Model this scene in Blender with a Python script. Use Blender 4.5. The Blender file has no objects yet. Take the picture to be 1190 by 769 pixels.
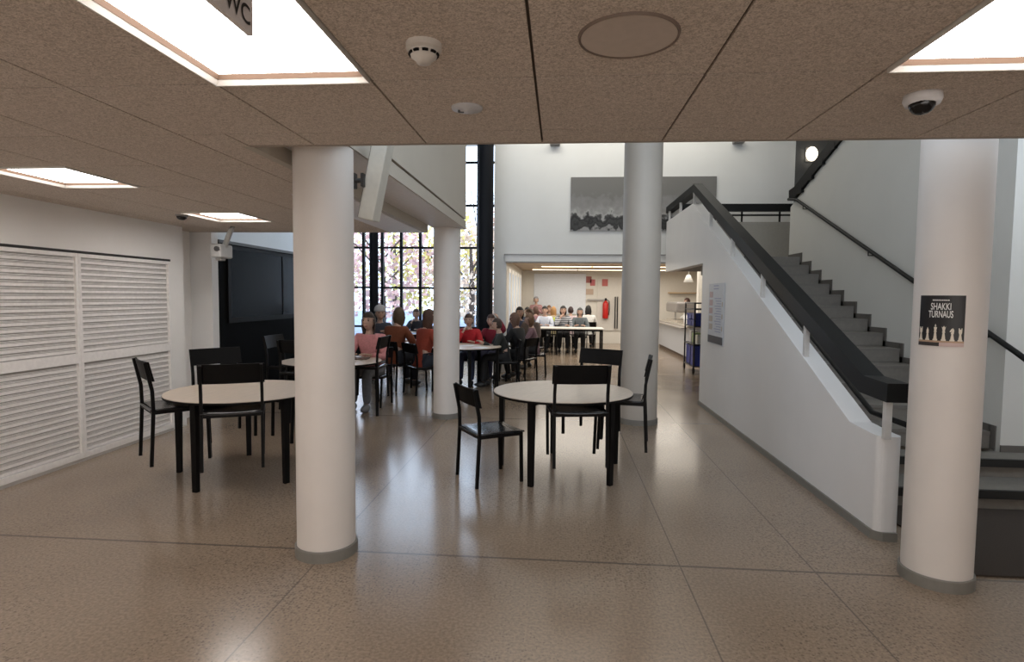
import bpy, bmesh, math, random
from mathutils import Vector, Matrix
random.seed(7)
SC = bpy.context.scene
COL = SC.collection
PI = math.pi

# ------------------------------------------------------------------ materials
MATS = {}
def mat(name, color, rough=0.55, metal=0.0, noise=0.0, nscale=30.0, bump=0.0, bscale=200.0, spec=0.5, emit=0.0, stretch=None):
    if name in MATS: return MATS[name]
    m = bpy.data.materials.new(name); m.use_nodes = True
    nt = m.node_tree; b = nt.nodes['Principled BSDF']
    c = (color[0], color[1], color[2], 1)
    b.inputs['Base Color'].default_value = c
    b.inputs['Roughness'].default_value = rough
    b.inputs['Metallic'].default_value = metal
    b.inputs['Specular IOR Level'].default_value = spec
    if emit:
        b.inputs['Emission Color'].default_value = c
        b.inputs['Emission Strength'].default_value = emit
    tc = nt.nodes.new('ShaderNodeTexCoord')
    src = tc.outputs['Object']
    if stretch:
        mp = nt.nodes.new('ShaderNodeMapping'); mp.inputs['Scale'].default_value = stretch
        nt.links.new(src, mp.inputs['Vector']); src = mp.outputs['Vector']
    # every surface carries at least a faint procedural variation
    amt = noise if noise else 0.04
    n = nt.nodes.new('ShaderNodeTexNoise'); n.inputs['Scale'].default_value = nscale; n.inputs['Detail'].default_value = 4
    nt.links.new(src, n.inputs['Vector'])
    r = nt.nodes.new('ShaderNodeValToRGB')
    r.color_ramp.elements[0].position = 0.3; r.color_ramp.elements[1].position = 0.7
    r.color_ramp.elements[0].color = (c[0]*(1-amt), c[1]*(1-amt), c[2]*(1-amt), 1)
    r.color_ramp.elements[1].color = (min(1, c[0]*(1+amt)), min(1, c[1]*(1+amt)), min(1, c[2]*(1+amt)), 1)
    nt.links.new(n.outputs['Fac'], r.inputs['Fac']); nt.links.new(r.outputs['Color'], b.inputs['Base Color'])
    if bump:
        n2 = nt.nodes.new('ShaderNodeTexNoise'); n2.inputs['Scale'].default_value = bscale
        nt.links.new(tc.outputs['Object'], n2.inputs['Vector'])
        bp = nt.nodes.new('ShaderNodeBump'); bp.inputs['Strength'].default_value = bump; bp.inputs['Distance'].default_value = 0.01
        nt.links.new(n2.outputs['Fac'], bp.inputs['Height']); nt.links.new(bp.outputs['Normal'], b.inputs['Normal'])
    MATS[name] = m
    return m

def emission(name, color, strength):
    if name in MATS: return MATS[name]
    m = bpy.data.materials.new(name); m.use_nodes = True
    nt = m.node_tree; nt.nodes.clear()
    o = nt.nodes.new('ShaderNodeOutputMaterial'); e = nt.nodes.new('ShaderNodeEmission')
    e.inputs['Color'].default_value = (*color, 1); e.inputs['Strength'].default_value = strength
    nt.links.new(e.outputs[0], o.inputs[0]); MATS[name] = m
    return m

def glass_mat():
    m = bpy.data.materials.new('window_glass'); m.use_nodes = True
    nt = m.node_tree; nt.nodes.clear()
    o = nt.nodes.new('ShaderNodeOutputMaterial'); mix = nt.nodes.new('ShaderNodeMixShader')
    t = nt.nodes.new('ShaderNodeBsdfTransparent'); t.inputs['Color'].default_value = (.93, .96, 1, 1)
    g = nt.nodes.new('ShaderNodeBsdfGlossy'); g.inputs['Roughness'].default_value = 0.02
    lw = nt.nodes.new('ShaderNodeLayerWeight'); lw.inputs['Blend'].default_value = 0.08
    nt.links.new(lw.outputs['Fresnel'], mix.inputs['Fac'])
    nt.links.new(t.outputs[0], mix.inputs[1]); nt.links.new(g.outputs[0], mix.inputs[2])
    nt.links.new(mix.outputs[0], o.inputs[0])
    return m

def floor_surface():
    m = bpy.data.materials.new('polished_concrete'); m.use_nodes = True
    nt = m.node_tree; b = nt.nodes['Principled BSDF']; N = nt.nodes.new; L = nt.links.new
    tc = N('ShaderNodeTexCoord'); P = tc.outputs['Object']
    n1 = N('ShaderNodeTexNoise'); n1.inputs['Scale'].default_value = .9; n1.inputs['Detail'].default_value = 2; L(P, n1.inputs['Vector'])
    r1 = N('ShaderNodeValToRGB'); L(n1.outputs['Fac'], r1.inputs['Fac'])
    r1.color_ramp.elements[0].position = .3; r1.color_ramp.elements[1].position = .72
    r1.color_ramp.elements[0].color = (.27, .205, .15, 1); r1.color_ramp.elements[1].color = (.33, .255, .19, 1)
    # aggregate specks: a random share of cells, more of them in some areas
    v = N('ShaderNodeTexVoronoi'); v.voronoi_dimensions = '2D'; v.inputs['Scale'].default_value = 62; L(P, v.inputs['Vector'])
    n2 = N('ShaderNodeTexNoise'); n2.inputs['Scale'].default_value = .8; n2.inputs['Detail'].default_value = 1; L(P, n2.inputs['Vector'])
    sc_ = N('ShaderNodeSeparateColor'); L(v.outputs['Color'], sc_.inputs[0])
    pick = N('ShaderNodeMath'); pick.operation = 'MULTIPLY'; L(sc_.outputs[0], pick.inputs[0]); L(n2.outputs['Fac'], pick.inputs[1])
    th = N('ShaderNodeMapRange'); L(pick.outputs[0], th.inputs['Value'])
    th.inputs['From Min'].default_value = .30; th.inputs['From Max'].default_value = .55
    th.inputs['To Min'].default_value = 0; th.inputs['To Max'].default_value = .42
    lt = N('ShaderNodeMath'); lt.operation = 'LESS_THAN'; L(v.outputs['Distance'], lt.inputs[0]); L(th.outputs['Result'], lt.inputs[1])
    mul = N('ShaderNodeMath'); mul.operation = 'MULTIPLY'; L(lt.outputs[0], mul.inputs[0]); mul.inputs[1].default_value = .55
    mx = N('ShaderNodeMix'); mx.data_type = 'RGBA'; L(mul.outputs[0], mx.inputs['Factor']); L(r1.outputs['Color'], mx.inputs[6])
    mx.inputs[7].default_value = (.10, .075, .06, 1)
    v2 = N('ShaderNodeTexNoise'); v2.inputs['Scale'].default_value = 60; L(P, v2.inputs['Vector'])
    r2 = N('ShaderNodeValToRGB'); L(v2.outputs['Fac'], r2.inputs['Fac'])
    r2.color_ramp.elements[0].position = .35; r2.color_ramp.elements[0].color = (.8, .8, .8, 1)
    r2.color_ramp.elements[1].position = .65; r2.color_ramp.elements[1].color = (1.08, 1.08, 1.08, 1)
    mm = N('ShaderNodeMix'); mm.data_type = 'RGBA'; mm.blend_type = 'MULTIPLY'; mm.inputs['Factor'].default_value = 1
    L(mx.outputs[2], mm.inputs[6]); L(r2.outputs['Color'], mm.inputs[7])
    # saw-cut joints
    sep = N('ShaderNodeSeparateXYZ'); L(P, sep.inputs[0])
    def near(sock, val, w):
        s = N('ShaderNodeMath'); s.operation = 'SUBTRACT'; L(sock, s.inputs[0]); s.inputs[1].default_value = val
        a = N('ShaderNodeMath'); a.operation = 'ABSOLUTE'; L(s.outputs[0], a.inputs[0])
        l = N('ShaderNodeMath'); l.operation = 'LESS_THAN'; L(a.outputs[0], l.inputs[0]); l.inputs[1].default_value = w
        return l.outputs[0]
    joints = [near(sep.outputs['Y'], 3.478, .011), near(sep.outputs['Y'], 7.55, .008), near(sep.outputs['Y'], 11.7, .008),
              near(sep.outputs['X'], .74, .004), near(sep.outputs['X'], 1.52, .004), near(sep.outputs['X'], -1.43, .004)]
    cur = joints[0]
    for j in joints[1:]:
        x = N('ShaderNodeMath'); x.operation = 'MAXIMUM'; L(cur, x.inputs[0]); L(j, x.inputs[1]); cur = x.outputs[0]
    f = N('ShaderNodeMath'); f.operation = 'MULTIPLY'; L(cur, f.inputs[0]); f.inputs[1].default_value = .62
    mj = N('ShaderNodeMix'); mj.data_type = 'RGBA'; L(f.outputs[0], mj.inputs['Factor']); L(mm.outputs[2], mj.inputs[6]); mj.inputs[7].default_value = (.06, .055, .05, 1)
    L(mj.outputs[2], b.inputs['Base Color'])
    rr = N('ShaderNodeMapRange'); L(n1.outputs['Fac'], rr.inputs['Value']); rr.inputs['To Min'].default_value = .13; rr.inputs['To Max'].default_value = .24
    L(rr.outputs['Result'], b.inputs['Roughness'])
    b.inputs['Specular IOR Level'].default_value = .38
    return m

def tile_mat():
    m = bpy.data.materials.new('wood_wool_tile'); m.use_nodes = True
    nt = m.node_tree; b = nt.nodes['Principled BSDF']; N = nt.nodes.new; L = nt.links.new
    tc = N('ShaderNodeTexCoord')
    n = N('ShaderNodeTexNoise'); n.inputs['Scale'].default_value = 95; n.inputs['Detail'].default_value = 3; n.inputs['Distortion'].default_value = 1.5
    L(tc.outputs['Object'], n.inputs['Vector'])
    r = N('ShaderNodeValToRGB'); L(n.outputs['Fac'], r.inputs['Fac'])
    r.color_ramp.elements[0].position = .36; r.color_ramp.elements[0].color = (.47, .40, .34, 1)
    r.color_ramp.elements[1].position = .6; r.color_ramp.elements[1].color = (.78, .69, .61, 1)
    L(r.outputs['Color'], b.inputs['Base Color'])
    bp = N('ShaderNodeBump'); bp.inputs['Strength'].default_value = .5; bp.inputs['Distance'].default_value = .006
    L(n.outputs['Fac'], bp.inputs['Height']); L(bp.outputs['Normal'], b.inputs['Normal'])
    b.inputs['Roughness'].default_value = .9; b.inputs['Specular IOR Level'].default_value = .1
    return m

def stripe_mat():
    m = bpy.data.materials.new('striped_cloth'); m.use_nodes = True
    nt = m.node_tree; b = nt.nodes['Principled BSDF']; N = nt.nodes.new; L = nt.links.new
    tc = N('ShaderNodeTexCoord'); w = N('ShaderNodeTexWave'); w.bands_direction = 'Z'; w.inputs['Scale'].default_value = 5.5; w.inputs['Distortion'].default_value = .3
    L(tc.outputs['Object'], w.inputs['Vector'])
    r = N('ShaderNodeValToRGB'); L(w.outputs['Fac'], r.inputs['Fac'])
    r.color_ramp.elements[0].position = .45; r.color_ramp.elements[0].color = (.13, .14, .16, 1)
    r.color_ramp.elements[1].position = .55; r.color_ramp.elements[1].color = (.48, .48, .50, 1)
    L(r.outputs['Color'], b.inputs['Base Color']); b.inputs['Roughness'].default_value = .85
    return m

def picture_mat():
    # grey sky over a dark broken treeline and a pale foreground, all procedural in the print's own coordinates
    m = bpy.data.materials.new('landscape_print'); m.use_nodes = True
    nt = m.node_tree; b = nt.nodes['Principled BSDF']; N = nt.nodes.new; L = nt.links.new
    tc = N('ShaderNodeTexCoord'); sep = N('ShaderNodeSeparateXYZ'); L(tc.outputs['Object'], sep.inputs[0])
    n = N('ShaderNodeTexNoise'); n.inputs['Scale'].default_value = 7; n.inputs['Detail'].default_value = 10; L(tc.outputs['Object'], n.inputs['Vector'])
    ad = N('ShaderNodeMath'); ad.operation = 'MULTIPLY_ADD'; L(n.outputs['Fac'], ad.inputs[0]); ad.inputs[1].default_value = .55; L(sep.outputs['Z'], ad.inputs[2])
    r = N('ShaderNodeValToRGB'); L(ad.outputs[0], r.inputs['Fac'])
    e = r.color_ramp.elements
    e[0].position = 0.18; e[0].color = (.28, .28, .28, 1)
    e[1].position = 1.25; e[1].color = (.17, .165, .155, 1)
    for p, g in ((.30, .30), (.36, .012), (.44, .05), (.50, .010), (.57, .07), (.62, .40), (.68, .30), (.78, .24), (.95, .20)):
        x = e.new(p); x.color = (g, g*.98, g*.95, 1)
    L(r.outputs['Color'], b.inputs['Base Color']); b.inputs['Roughness'].default_value = .6
    return m

WHITE = mat('white_paint', (.90, .875, .845), .6, noise=.02, nscale=3)
WHITE2 = mat('white_wall_atrium', (.74, .74, .72), .6, noise=.02, nscale=2)
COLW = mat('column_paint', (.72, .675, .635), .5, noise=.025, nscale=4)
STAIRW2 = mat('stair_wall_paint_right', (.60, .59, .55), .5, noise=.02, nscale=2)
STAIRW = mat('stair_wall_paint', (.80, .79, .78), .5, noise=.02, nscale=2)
BEIGE = mat('bulkhead_paint', (.50, .455, .385), .6, noise=.02, nscale=3)
SKIRT = mat('grey_skirting', (.20, .19, .17), .5)
BLACK = mat('black_metal', (.005, .0045, .0045), .5, spec=.14)
BLACKP = mat('black_laminate', (.005, .0045, .0045), .5, spec=.14)
SEATM = mat('black_seat_laminate', (.010, .010, .011), .2, spec=.55)
DARKW = mat('black_wall', (.003, .003, .0032), .7, spec=.06)
DGLASS = mat('dark_glass', (.004, .006, .010), .2, spec=.12)
TOPM = mat('table_laminate', (.58, .485, .395), .4, noise=.07, nscale=9, stretch=(1, 8, 1))
TILE = tile_mat()
TILEBACK = mat('ceiling_void', (.10, .08, .065), .9)
LAMPW = mat('lamp_frame_white', (.72, .68, .63), .5)
GREYT = mat('tread_concrete', (.165, .15, .13), .55, noise=.08, nscale=25)
NOSE = mat('black_nosing', (.010, .010, .009), .6)
RAILM = mat('dark_rail', (.010, .0105, .0105), .5, spec=.2)
STEEL = mat('steel_post', (.62, .61, .59), .4)
SLAT = mat('slat_white', (.90, .87, .845), .5)
SLATB = mat('slat_gap', (.52, .50, .48), .8)
GLASS = glass_mat()
MUL = mat('mullion_dark', (.007, .008, .011), .55, spec=.15)

# ------------------------------------------------------------------ object helpers
def setp(o, label=None, cat=None, group=None, kind=None):
    assert not label or 4 <= len(label.split()) <= 16, label
    if label: o['label'] = label
    if cat: o['category'] = cat
    if group: o['group'] = group
    if kind: o['kind'] = kind
    return o
def obj(name, bm, mats, parent=None, smooth=False, loc=None):
    me = bpy.data.meshes.new(name)
    bmesh.ops.recalc_face_normals(bm, faces=bm.faces)
    bm.to_mesh(me); bm.free()
    for m in (mats if isinstance(mats, (list, tuple)) else [mats]): me.materials.append(m)
    if smooth:
        for p in me.polygons: p.use_smooth = True
    o = bpy.data.objects.new(name, me); COL.objects.link(o)
    if parent: o.parent = parent
    if loc: o.location = loc
    return o
def thing(name, label, cat, loc=(0, 0, 0), rz=0, group=None):
    o = bpy.data.objects.new(name, None); COL.objects.link(o)
    o.location = loc; o.rotation_euler = (0, 0, rz); o.empty_display_size = .1
    return setp(o, label, cat, group)
def struct(name, bm, m, parent=None, smooth=False):
    o = obj(name, bm, m, parent, smooth)
    if not parent: o['kind'] = 'structure'
    return o
def dup(root, loc, rz, label, group=None):
    r = root.copy(); COL.objects.link(r); r.location = loc; r.rotation_euler = (0, 0, rz); r['label'] = label
    if group: r['group'] = group
    for ch in list(root.children):
        c = ch.copy(); COL.objects.link(c); c.parent = r
        for g in list(ch.children):
            d = g.copy(); COL.objects.link(d); d.parent = c
    return r
def BM(): return bmesh.new()
def box(bm, x0, x1, y0, y1, z0, z1, mi=0, bev=0):
    vs = [bm.verts.new(p) for p in ((x0,y0,z0),(x1,y0,z0),(x1,y1,z0),(x0,y1,z0),(x0,y0,z1),(x1,y0,z1),(x1,y1,z1),(x0,y1,z1))]
    fs = [bm.faces.new([vs[i] for i in q]) for q in ((0,3,2,1),(4,5,6,7),(0,1,5,4),(1,2,6,5),(2,3,7,6),(3,0,4,7))]
    for f in fs: f.material_index = mi
    if bev:
        es = list({e for f in fs for e in f.edges})
        r = bmesh.ops.bevel(bm, geom=es, offset=bev, segments=2, affect='EDGES', profile=.5)
        for f in r['faces']: f.material_index = mi
    return bm
def bx(*a, **k): return box(BM(), *a, **k)
def prism_x(bm, pts, x0, x1, mi=0):      # polygon in (y, z) extruded along x
    a = [bm.verts.new((x0, y, z)) for y, z in pts]; b = [bm.verts.new((x1, y, z)) for y, z in pts]
    fs = [bm.faces.new(a), bm.faces.new(b[::-1])]
    n = len(pts)
    for i in range(n): fs.append(bm.faces.new((a[i], b[i], b[(i+1) % n], a[(i+1) % n])))
    for f in fs: f.material_index = mi
    return bm
def tube(bm, pts, r, n=8, mi=0, square=False, up=None):
    pts = [Vector(p) for p in pts]; rs = r if isinstance(r, (list, tuple)) else [r]*len(pts)
    rings = []
    for i, p in enumerate(pts):
        d = (pts[min(i+1, len(pts)-1)] - pts[max(i-1, 0)]).normalized()
        u0 = Vector(up) if up else (Vector((0, 0, 1)) if abs(d.z) < .9 else Vector((0, 1, 0)))
        s = d.cross(u0).normalized(); t = s.cross(d).normalized()
        k = 1.0
        if 0 < i < len(pts)-1:
            a = (pts[i]-pts[i-1]).normalized().dot(d); k = 1/max(a, .5)
        ring = []
        rr = rs[i]
        if square:
            w, h = rr if isinstance(rr, tuple) else (rr, rr)
            for cx, cy in ((-1,-1),(1,-1),(1,1),(-1,1)): ring.append(bm.verts.new(p + s*cx*w + t*cy*h*k))
        else:
            for j in range(n):
                a = 2*PI*j/n; ring.append(bm.verts.new(p + s*math.cos(a)*rr + t*math.sin(a)*rr))
        rings.append(ring)
    fs = []
    for a, b in zip(rings, rings[1:]):
        m = len(a)
        for j in range(m): fs.append(bm.faces.new((a[j], a[(j+1) % m], b[(j+1) % m], b[j])))
    fs.append(bm.faces.new(rings[0][::-1])); fs.append(bm.faces.new(rings[-1]))
    for f in fs: f.material_index = mi
    return bm
def lathe(bm, prof, n=32, c=(0, 0), mi=0, z0=0):
    rings = []
    for r, z in prof:
        if r < 1e-5: rings.append([bm.verts.new((c[0], c[1], z+z0))])
        else: rings.append([bm.verts.new((c[0]+r*math.cos(2*PI*j/n), c[1]+r*math.sin(2*PI*j/n), z+z0)) for j in range(n)])
    for a, b in zip(rings, rings[1:]):
        for j in range(n):
            k = (j+1) % n
            if len(a) == 1 and len(b) == 1: continue
            if len(a) == 1: f = bm.faces.new((a[0], b[k], b[j]))
            elif len(b) == 1: f = bm.faces.new((a[j], a[k], b[0]))
            else: f = bm.faces.new((a[j], a[k], b[k], b[j]))
            f.material_index = mi
    return bm
def sphere(bm, c, r, seg=14, ring=9, mi=0, fn=None):
    c = Vector(c); r = Vector(r) if not isinstance(r, (int, float)) else Vector((r, r, r))
    R = bmesh.ops.create_uvsphere(bm, u_segments=seg, v_segments=ring, radius=1)
    for v in R['verts']:
        q = v.co.copy()
        if fn: q = fn(q)
        v.co = Vector((q.x*r.x, q.y*r.y, q.z*r.z)) + c
    for f in {f for v in R['verts'] for f in v.link_faces}: f.material_index = mi
    return R['verts']
def poly(bm, pts, mi=0):
    f = bm.faces.new([bm.verts.new(p) for p in pts]); f.material_index = mi; return f
def text_verts(txt, size, xscale=1.0, align='CENTER'):
    cu = bpy.data.curves.new('t', 'FONT'); cu.body = txt; cu.size = size; cu.align_x = align; cu.offset = .012*size
    o = bpy.data.objects.new('t', cu); COL.objects.link(o)
    dg = bpy.context.evaluated_depsgraph_get(); dg.update()
    me = bpy.data.meshes.new_from_object(o.evaluated_get(dg))
    vs = [(v.co.x*xscale, v.co.y) for v in me.vertices]; fs = [list(p.vertices) for p in me.polygons]
    bpy.data.objects.remove(o); bpy.data.curves.remove(cu); bpy.data.meshes.remove(me)
    return vs, fs
def add_mapped(bm, vs, fs, fn, mi=0):
    nv = [bm.verts.new(fn(u, v)) for u, v in vs]
    for f in fs:
        try: q = bm.faces.new([nv[i] for i in f]); q.material_index = mi
        except ValueError: pass

# ------------------------------------------------------------------ camera
cam = bpy.data.cameras.new('camera'); co = bpy.data.objects.new('camera', cam); COL.objects.link(co)
SC.camera = co
cam.sensor_fit = 'HORIZONTAL'; cam.sensor_width = 36; cam.lens = 36*679.7/1190; cam.clip_end = 300
pi_, yw, ro = .05926, .0807, -.0097
fwd = Vector((-math.sin(yw)*math.cos(pi_), math.cos(yw)*math.cos(pi_), -math.sin(pi_)))
rt = Vector((math.cos(yw), math.sin(yw), 0)); dn = fwd.cross(rt)
r2 = math.cos(ro)*rt + math.sin(ro)*dn; d2 = -math.sin(ro)*rt + math.cos(ro)*dn
M = Matrix.Identity(4)
for i in range(3): M[i][0] = r2[i]; M[i][1] = -d2[i]; M[i][2] = -fwd[i]
M.translation = (0, 0, 1.6)
co.matrix_world = M

# ------------------------------------------------------------------ the setting
ZC = 2.385
struct('floor', bx(-8, 7, -5, 21, -.2, 0), floor_surface())
# tiled ceiling: one mesh of separate tiles with gaps, open where the lamps sit
TX = lambda k: -.1 + .6*k
TY = lambda k: 2.15 + .665*k
lamp_cells = {(-6, -1): 0, (-6, -4): 0, (-2, -1): 0, (2, -1): 0, (-6, 2): 0, (-6, 5): 0, (-2, -4): 0, (2, -4): 0}
bm = BM(); g = .005
for i in range(-12, 12):
    for j in range(-11, 9):
        x0, x1, y0, y1 = TX(i), TX(i+1), TY(j), TY(j+1)
        if (i, j) in lamp_cells: continue
        if y0 > 3.0 and x0 > -1.75: continue
        if x0 > -1.75: y1 = min(y1, 3.04) if j >= 1 else y1
        if j == 1 and x0 <= -1.75: pass
        if x1 < -5.2: continue
        x0 = max(x0, -5.2); y1 = min(y1, 7.22)
        x1 = min(x1, 6.0)
        if y1 - y0 < .02 or x1 - x0 < .02: continue
        if -1.95 < x0 < -1.75 and y1 > 3.1: x1 = -1.66
        vs = [bm.verts.new(p) for p in ((x0+g, y0+g, ZC), (x1-g, y0+g, ZC), (x1-g, y1-g, ZC), (x0+g, y1-g, ZC),
                                        (x0+g, y0+g, ZC+.012), (x1-g, y0+g, ZC+.012), (x1-g, y1-g, ZC+.012), (x0+g, y1-g, ZC+.012))]
        for q in ((0, 3, 2, 1), (0, 1, 5, 4), (1, 2, 6, 5), (2, 3, 7, 6), (3, 0, 4, 7)): bm.faces.new([vs[a] for a in q])
box(bm, -1.66+g, -1.30-g, 2.815+g, 3.04, ZC, ZC+.0105)
struct('ceiling', bm, TILE)
# slab above the tiles, with openings for the lamps left by building it in strips
bm = BM()
def slab(x0, x1, y0, y1): box(bm, x0, x1, y0, y1, ZC+.011, ZC+.02)
for i in range(-9, 11):
    for j in range(-11, 9):
        x0, x1, y0, y1 = max(TX(i), -5.2), min(TX(i+1), 6), TY(j), TY(j+1)
        if (i, j) in lamp_cells or x1 <= -5.2: continue
        if x0 > -1.75:
            if y0 > 3: continue
            y1 = min(y1, 3.04)
        elif j == 1 and False: pass
        y1 = min(y1, 7.22)
        if -1.95 < x0 < -1.75 and y1 > 3.1: x1 = -1.66
        if y1 - y0 > .02 and x1 - x0 > .02: slab(x0, x1, y0, y1)
slab(-1.66, -1.30, 2.815, 3.04)
struct('ceiling', bm, TILEBACK)
bm = BM(); box(bm, -5.2, 6.2, -5, 3.035, ZC+.08, ZC+.3); box(bm, -5.2, -1.66, 3.035, 7.22, ZC+.08, ZC+.3)
struct('ceiling', bm, BEIGE)
struct('trim_1', bx(-1.655, 6.2, 3.03, 3.05, ZC-.004, ZC+.08), mat('edge_trim', (.34, .28, .23), .6))
struct('trim_2', bx(-5.2, -1.66, 7.2, 7.235, ZC-.004, ZC+.3), mat('edge_trim_light', (.45, .41, .37), .6))
# beam and gallery front beside the left columns
struct('trim_3', bx(-1.652, -1.25, 3.06, 7.72, 2.4776, 2.585), BEIGE)
struct('trim_4', bx(-1.66, -1.285, 3.06, 7.69, 2.555, 2.60), mat('shadow_gap', (.16, .14, .12), .8))
struct('wall_gallery', bx(-1.6, -1.24, 3.06, 7.66, 2.60, 5.6), BEIGE)
struct('trim_5', bx(-1.70, -1.645, 3.06, 7.22, ZC-.002, 2.56), BEIGE)
struct('trim_11', bx(-2.12, -1.705, 4.5, 7.2, ZC-.006, ZC-.0005), mat('soffit_grey', (.80, .77, .75), .5))
struct('trim_12', bx(-1.645, -1.262, 3.07, 7.71, 2.4735, 2.4775), mat('soffit_pale', (.80, .77, .75), .5))
# atrium roof
struct('ceiling', bx(-6.2, 6.2, 3.05, 15.8, 5.6, 5.8), WHITE2)

# left wall with its slatted doors
bm = BM(); box(bm, -4.75, -4.52, -5, 6.68, 0, 2.40); struct('wall_left', bm, WHITE)
bm = BM(); box(bm, -4.525, -4.49, 1.0, 6.68, 1.985, 2.385); box(bm, -4.525, -4.49, 6.42, 6.68, 0, 1.985)
struct('wall_left', bm, WHITE)
struct('trim_6', bx(-4.525, -4.482, 1.0, 6.44, 1.962, 1.985), mat('slot_shadow', (.03, .028, .026), .7))  # solid black strip draws the shadow line above the doors
def slat_door(y0, y1, n):
    d = bpy.data.objects.new('door_%d' % n, None); COL.objects.link(d); d.location = (0, 0, 0); d['kind'] = 'structure'
    bm = BM(); box(bm, -4.525, -4.505, y0, y1, .03, 1.96); obj('backing_panel', bm, SLATB, d)
    bm = BM(); fr = .028
    box(bm, -4.507, -4.475, y0, y0+fr, .03, 1.96); box(bm, -4.507, -4.475, y1-fr, y1, .03, 1.96)
    for z0, z1 in ((.03, .085), (.935, 1.025), (1.925, 1.96)): box(bm, -4.507, -4.4755, y0+fr, y1-fr, z0, z1)
    obj('door_frame', bm, SLAT, d)
    bm = BM()
    z = .092
    while z < 1.90:
        if not (.895 < z < 1.02):
            box(bm, -4.5045, -4.490, y0+fr, y1-fr, z, z+.026)
            for q in (1, 2): box(bm, -4.5045, -4.493, y0+fr, y1-fr, z+.026+.0095*q-.0048, z+.026+.0095*q)
        z += .0555
    obj('slat_panel', bm, SLAT, d)
slat_door(1.2, 3.163, 1); slat_door(3.167, 5.128, 2); slat_door(5.132, 6.42, 3)
struct('baseboard_left', bx(-4.52, -4.478, 1.0, 6.42, 0, .028), mat('rail_pale', (.5, .47, .44), .5))

# pier and black wall behind it
struct('wall_pier', bx(-5.3, -4.46, 7.21, 7.35, 0, 2.55), STAIRW)
bm = BM(); box(bm, -4.8, -4.46, 7.36, 11.0, 0, 2.27); struct('wall_black', bm, DARKW)
struct('trim_7', bx(-4.8, -4.445, 7.36, 11.0, 2.265, 2.305), mat('rail_grey', (.10, .10, .10), .4))
w = bpy.data.objects.new('window_2', None); COL.objects.link(w); w['kind'] = 'structure'
obj('pane', bx(-4.462, -4.449, 7.62, 10.6, 1.27, 2.2), DGLASS, w)
bm = BM()
for a in ((7.55, 7.62, 1.2, 2.25), (10.6, 10.67, 1.2, 2.25), (7.62, 10.6, 1.2, 1.27), (7.62, 10.6, 2.2, 2.25), (9.1, 9.13, 1.27, 2.2)):
    box(bm, -4.462, -4.44, *a)
obj('window_frame', bm, BLACK, w)
struct('wall_left', bx(-6.2, -6.0, 7.21, 15.6, 0, 5.7), WHITE2)
struct('wall_left', bx(-6.2, -4.75, 6.68, 7.21, 0, 5.7), WHITE)
# walls out of view that close the lobby
struct('wall_back', bx(-5, 6.2, -5.2, -5, 0, 2.5), WHITE)
struct('wall_right', bx(6.0, 6.2, -5, 12.4, 0, 5.7), WHITE)

# atrium back wall with the dining room opening
YB = 12.2
bm = BM(); box(bm, -1.38, 4.62, YB, YB+.2, 2.30, 5.7); box(bm, -1.38, -1.12, YB, YB+.2, 0, 2.3)
struct('wall_far', bm, WHITE2)
bm = BM(); box(bm, -1.14, 4.6, YB-.06, YB, 2.32, 2.455)
struct('trim_8', bm, WHITE2)
bm = BM(); box(bm, -1.16, 4.6, YB-.08, YB, 2.455, 2.475); box(bm, -1.12, 4.6, YB-.065, YB, 2.302, 2.322)
struct('trim_9', bm, mat('ledge_shadow', (.30, .29, .28), .6))  # header ledge strips, their shadow lines put into the grey
struct('wall_dark', bx(4.62, 6.0, YB, YB+.2, 0, 5.7), mat('upper_wall_shade', (.085, .085, .085), .6))  # dark colour carries the shade on this upper wall
# dining room
struct('wall_dining_left', bx(-1.40, -1.30, YB+.2, 20.7, 0, 5.7), mat('cream_wall', (.66, .63, .57), .6))
struct('wall_dining_far', bx(-1.4, 6.2, 20.5, 20.7, 0, 2.8), mat('cream_wall2', (.70, .67, .61), .6))
struct('wall_dining_right', bx(5.0, 5.2, YB+.2, 20.5, 0, 2.8), MATS['cream_wall2'])
struct('ceiling', bx(-1.4, 5.2, YB+.2, 20.6, 2.5, 2.6), mat('wood_ceiling', (.40, .28, .17), .5, noise=.15, nscale=6, stretch=(1, 9, 1)))
# folding doors along the dining room's left side
for k in range(5):
    y = 14.6 + k*1.0
    d = bpy.data.objects.new('window_%d' % (k+3), None); COL.objects.link(d); d['kind'] = 'structure'
    obj('pane', bx(-1.305, -1.285, y+.06, y+.66, .25, 2.2), mat('frosted_pane', (.55, .66, .80), .3), d)
    bm = BM()
    for a in ((y, y+.06, .15, 2.3), (y+.66, y+.72, .15, 2.3), (y+.06, y+.66, .15, .25), (y+.06, y+.66, 2.2, 2.3)): box(bm, -1.305, -1.27, *a)
    obj('window_frame', bm, WHITE, d)

# window wall at the far left with dark mullions
YW = 15.5
w = bpy.data.objects.new('window_1', None); COL.objects.link(w); w['kind'] = 'structure'
obj('glass', bx(-6.0, -1.45, YW+.03, YW+.04, .25, 5.55), GLASS, w)
bm = BM()
x = -1.66
while x > -6.05: box(bm, x-.03, x+.03, YW-.06, YW+.06, .2, 5.6); x -= .518
for z in (.25, .75, 1.8, 2.87, 3.98, 5.1): box(bm, -6.0, -1.45, YW-.05, YW+.05, z-.025, z+.025)
obj('window_frame', bm, MUL, w)
struct('wall_window_base', bx(-6.0, -1.42, YW-.08, YW+.1, 0, .24), MUL)
struct('ground_outside', bx(-40, -1.45, YW+.12, 60, -.25, -.05), mat('pale_paving', (.26, .32, .46), .8, noise=.3, nscale=3))

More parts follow.
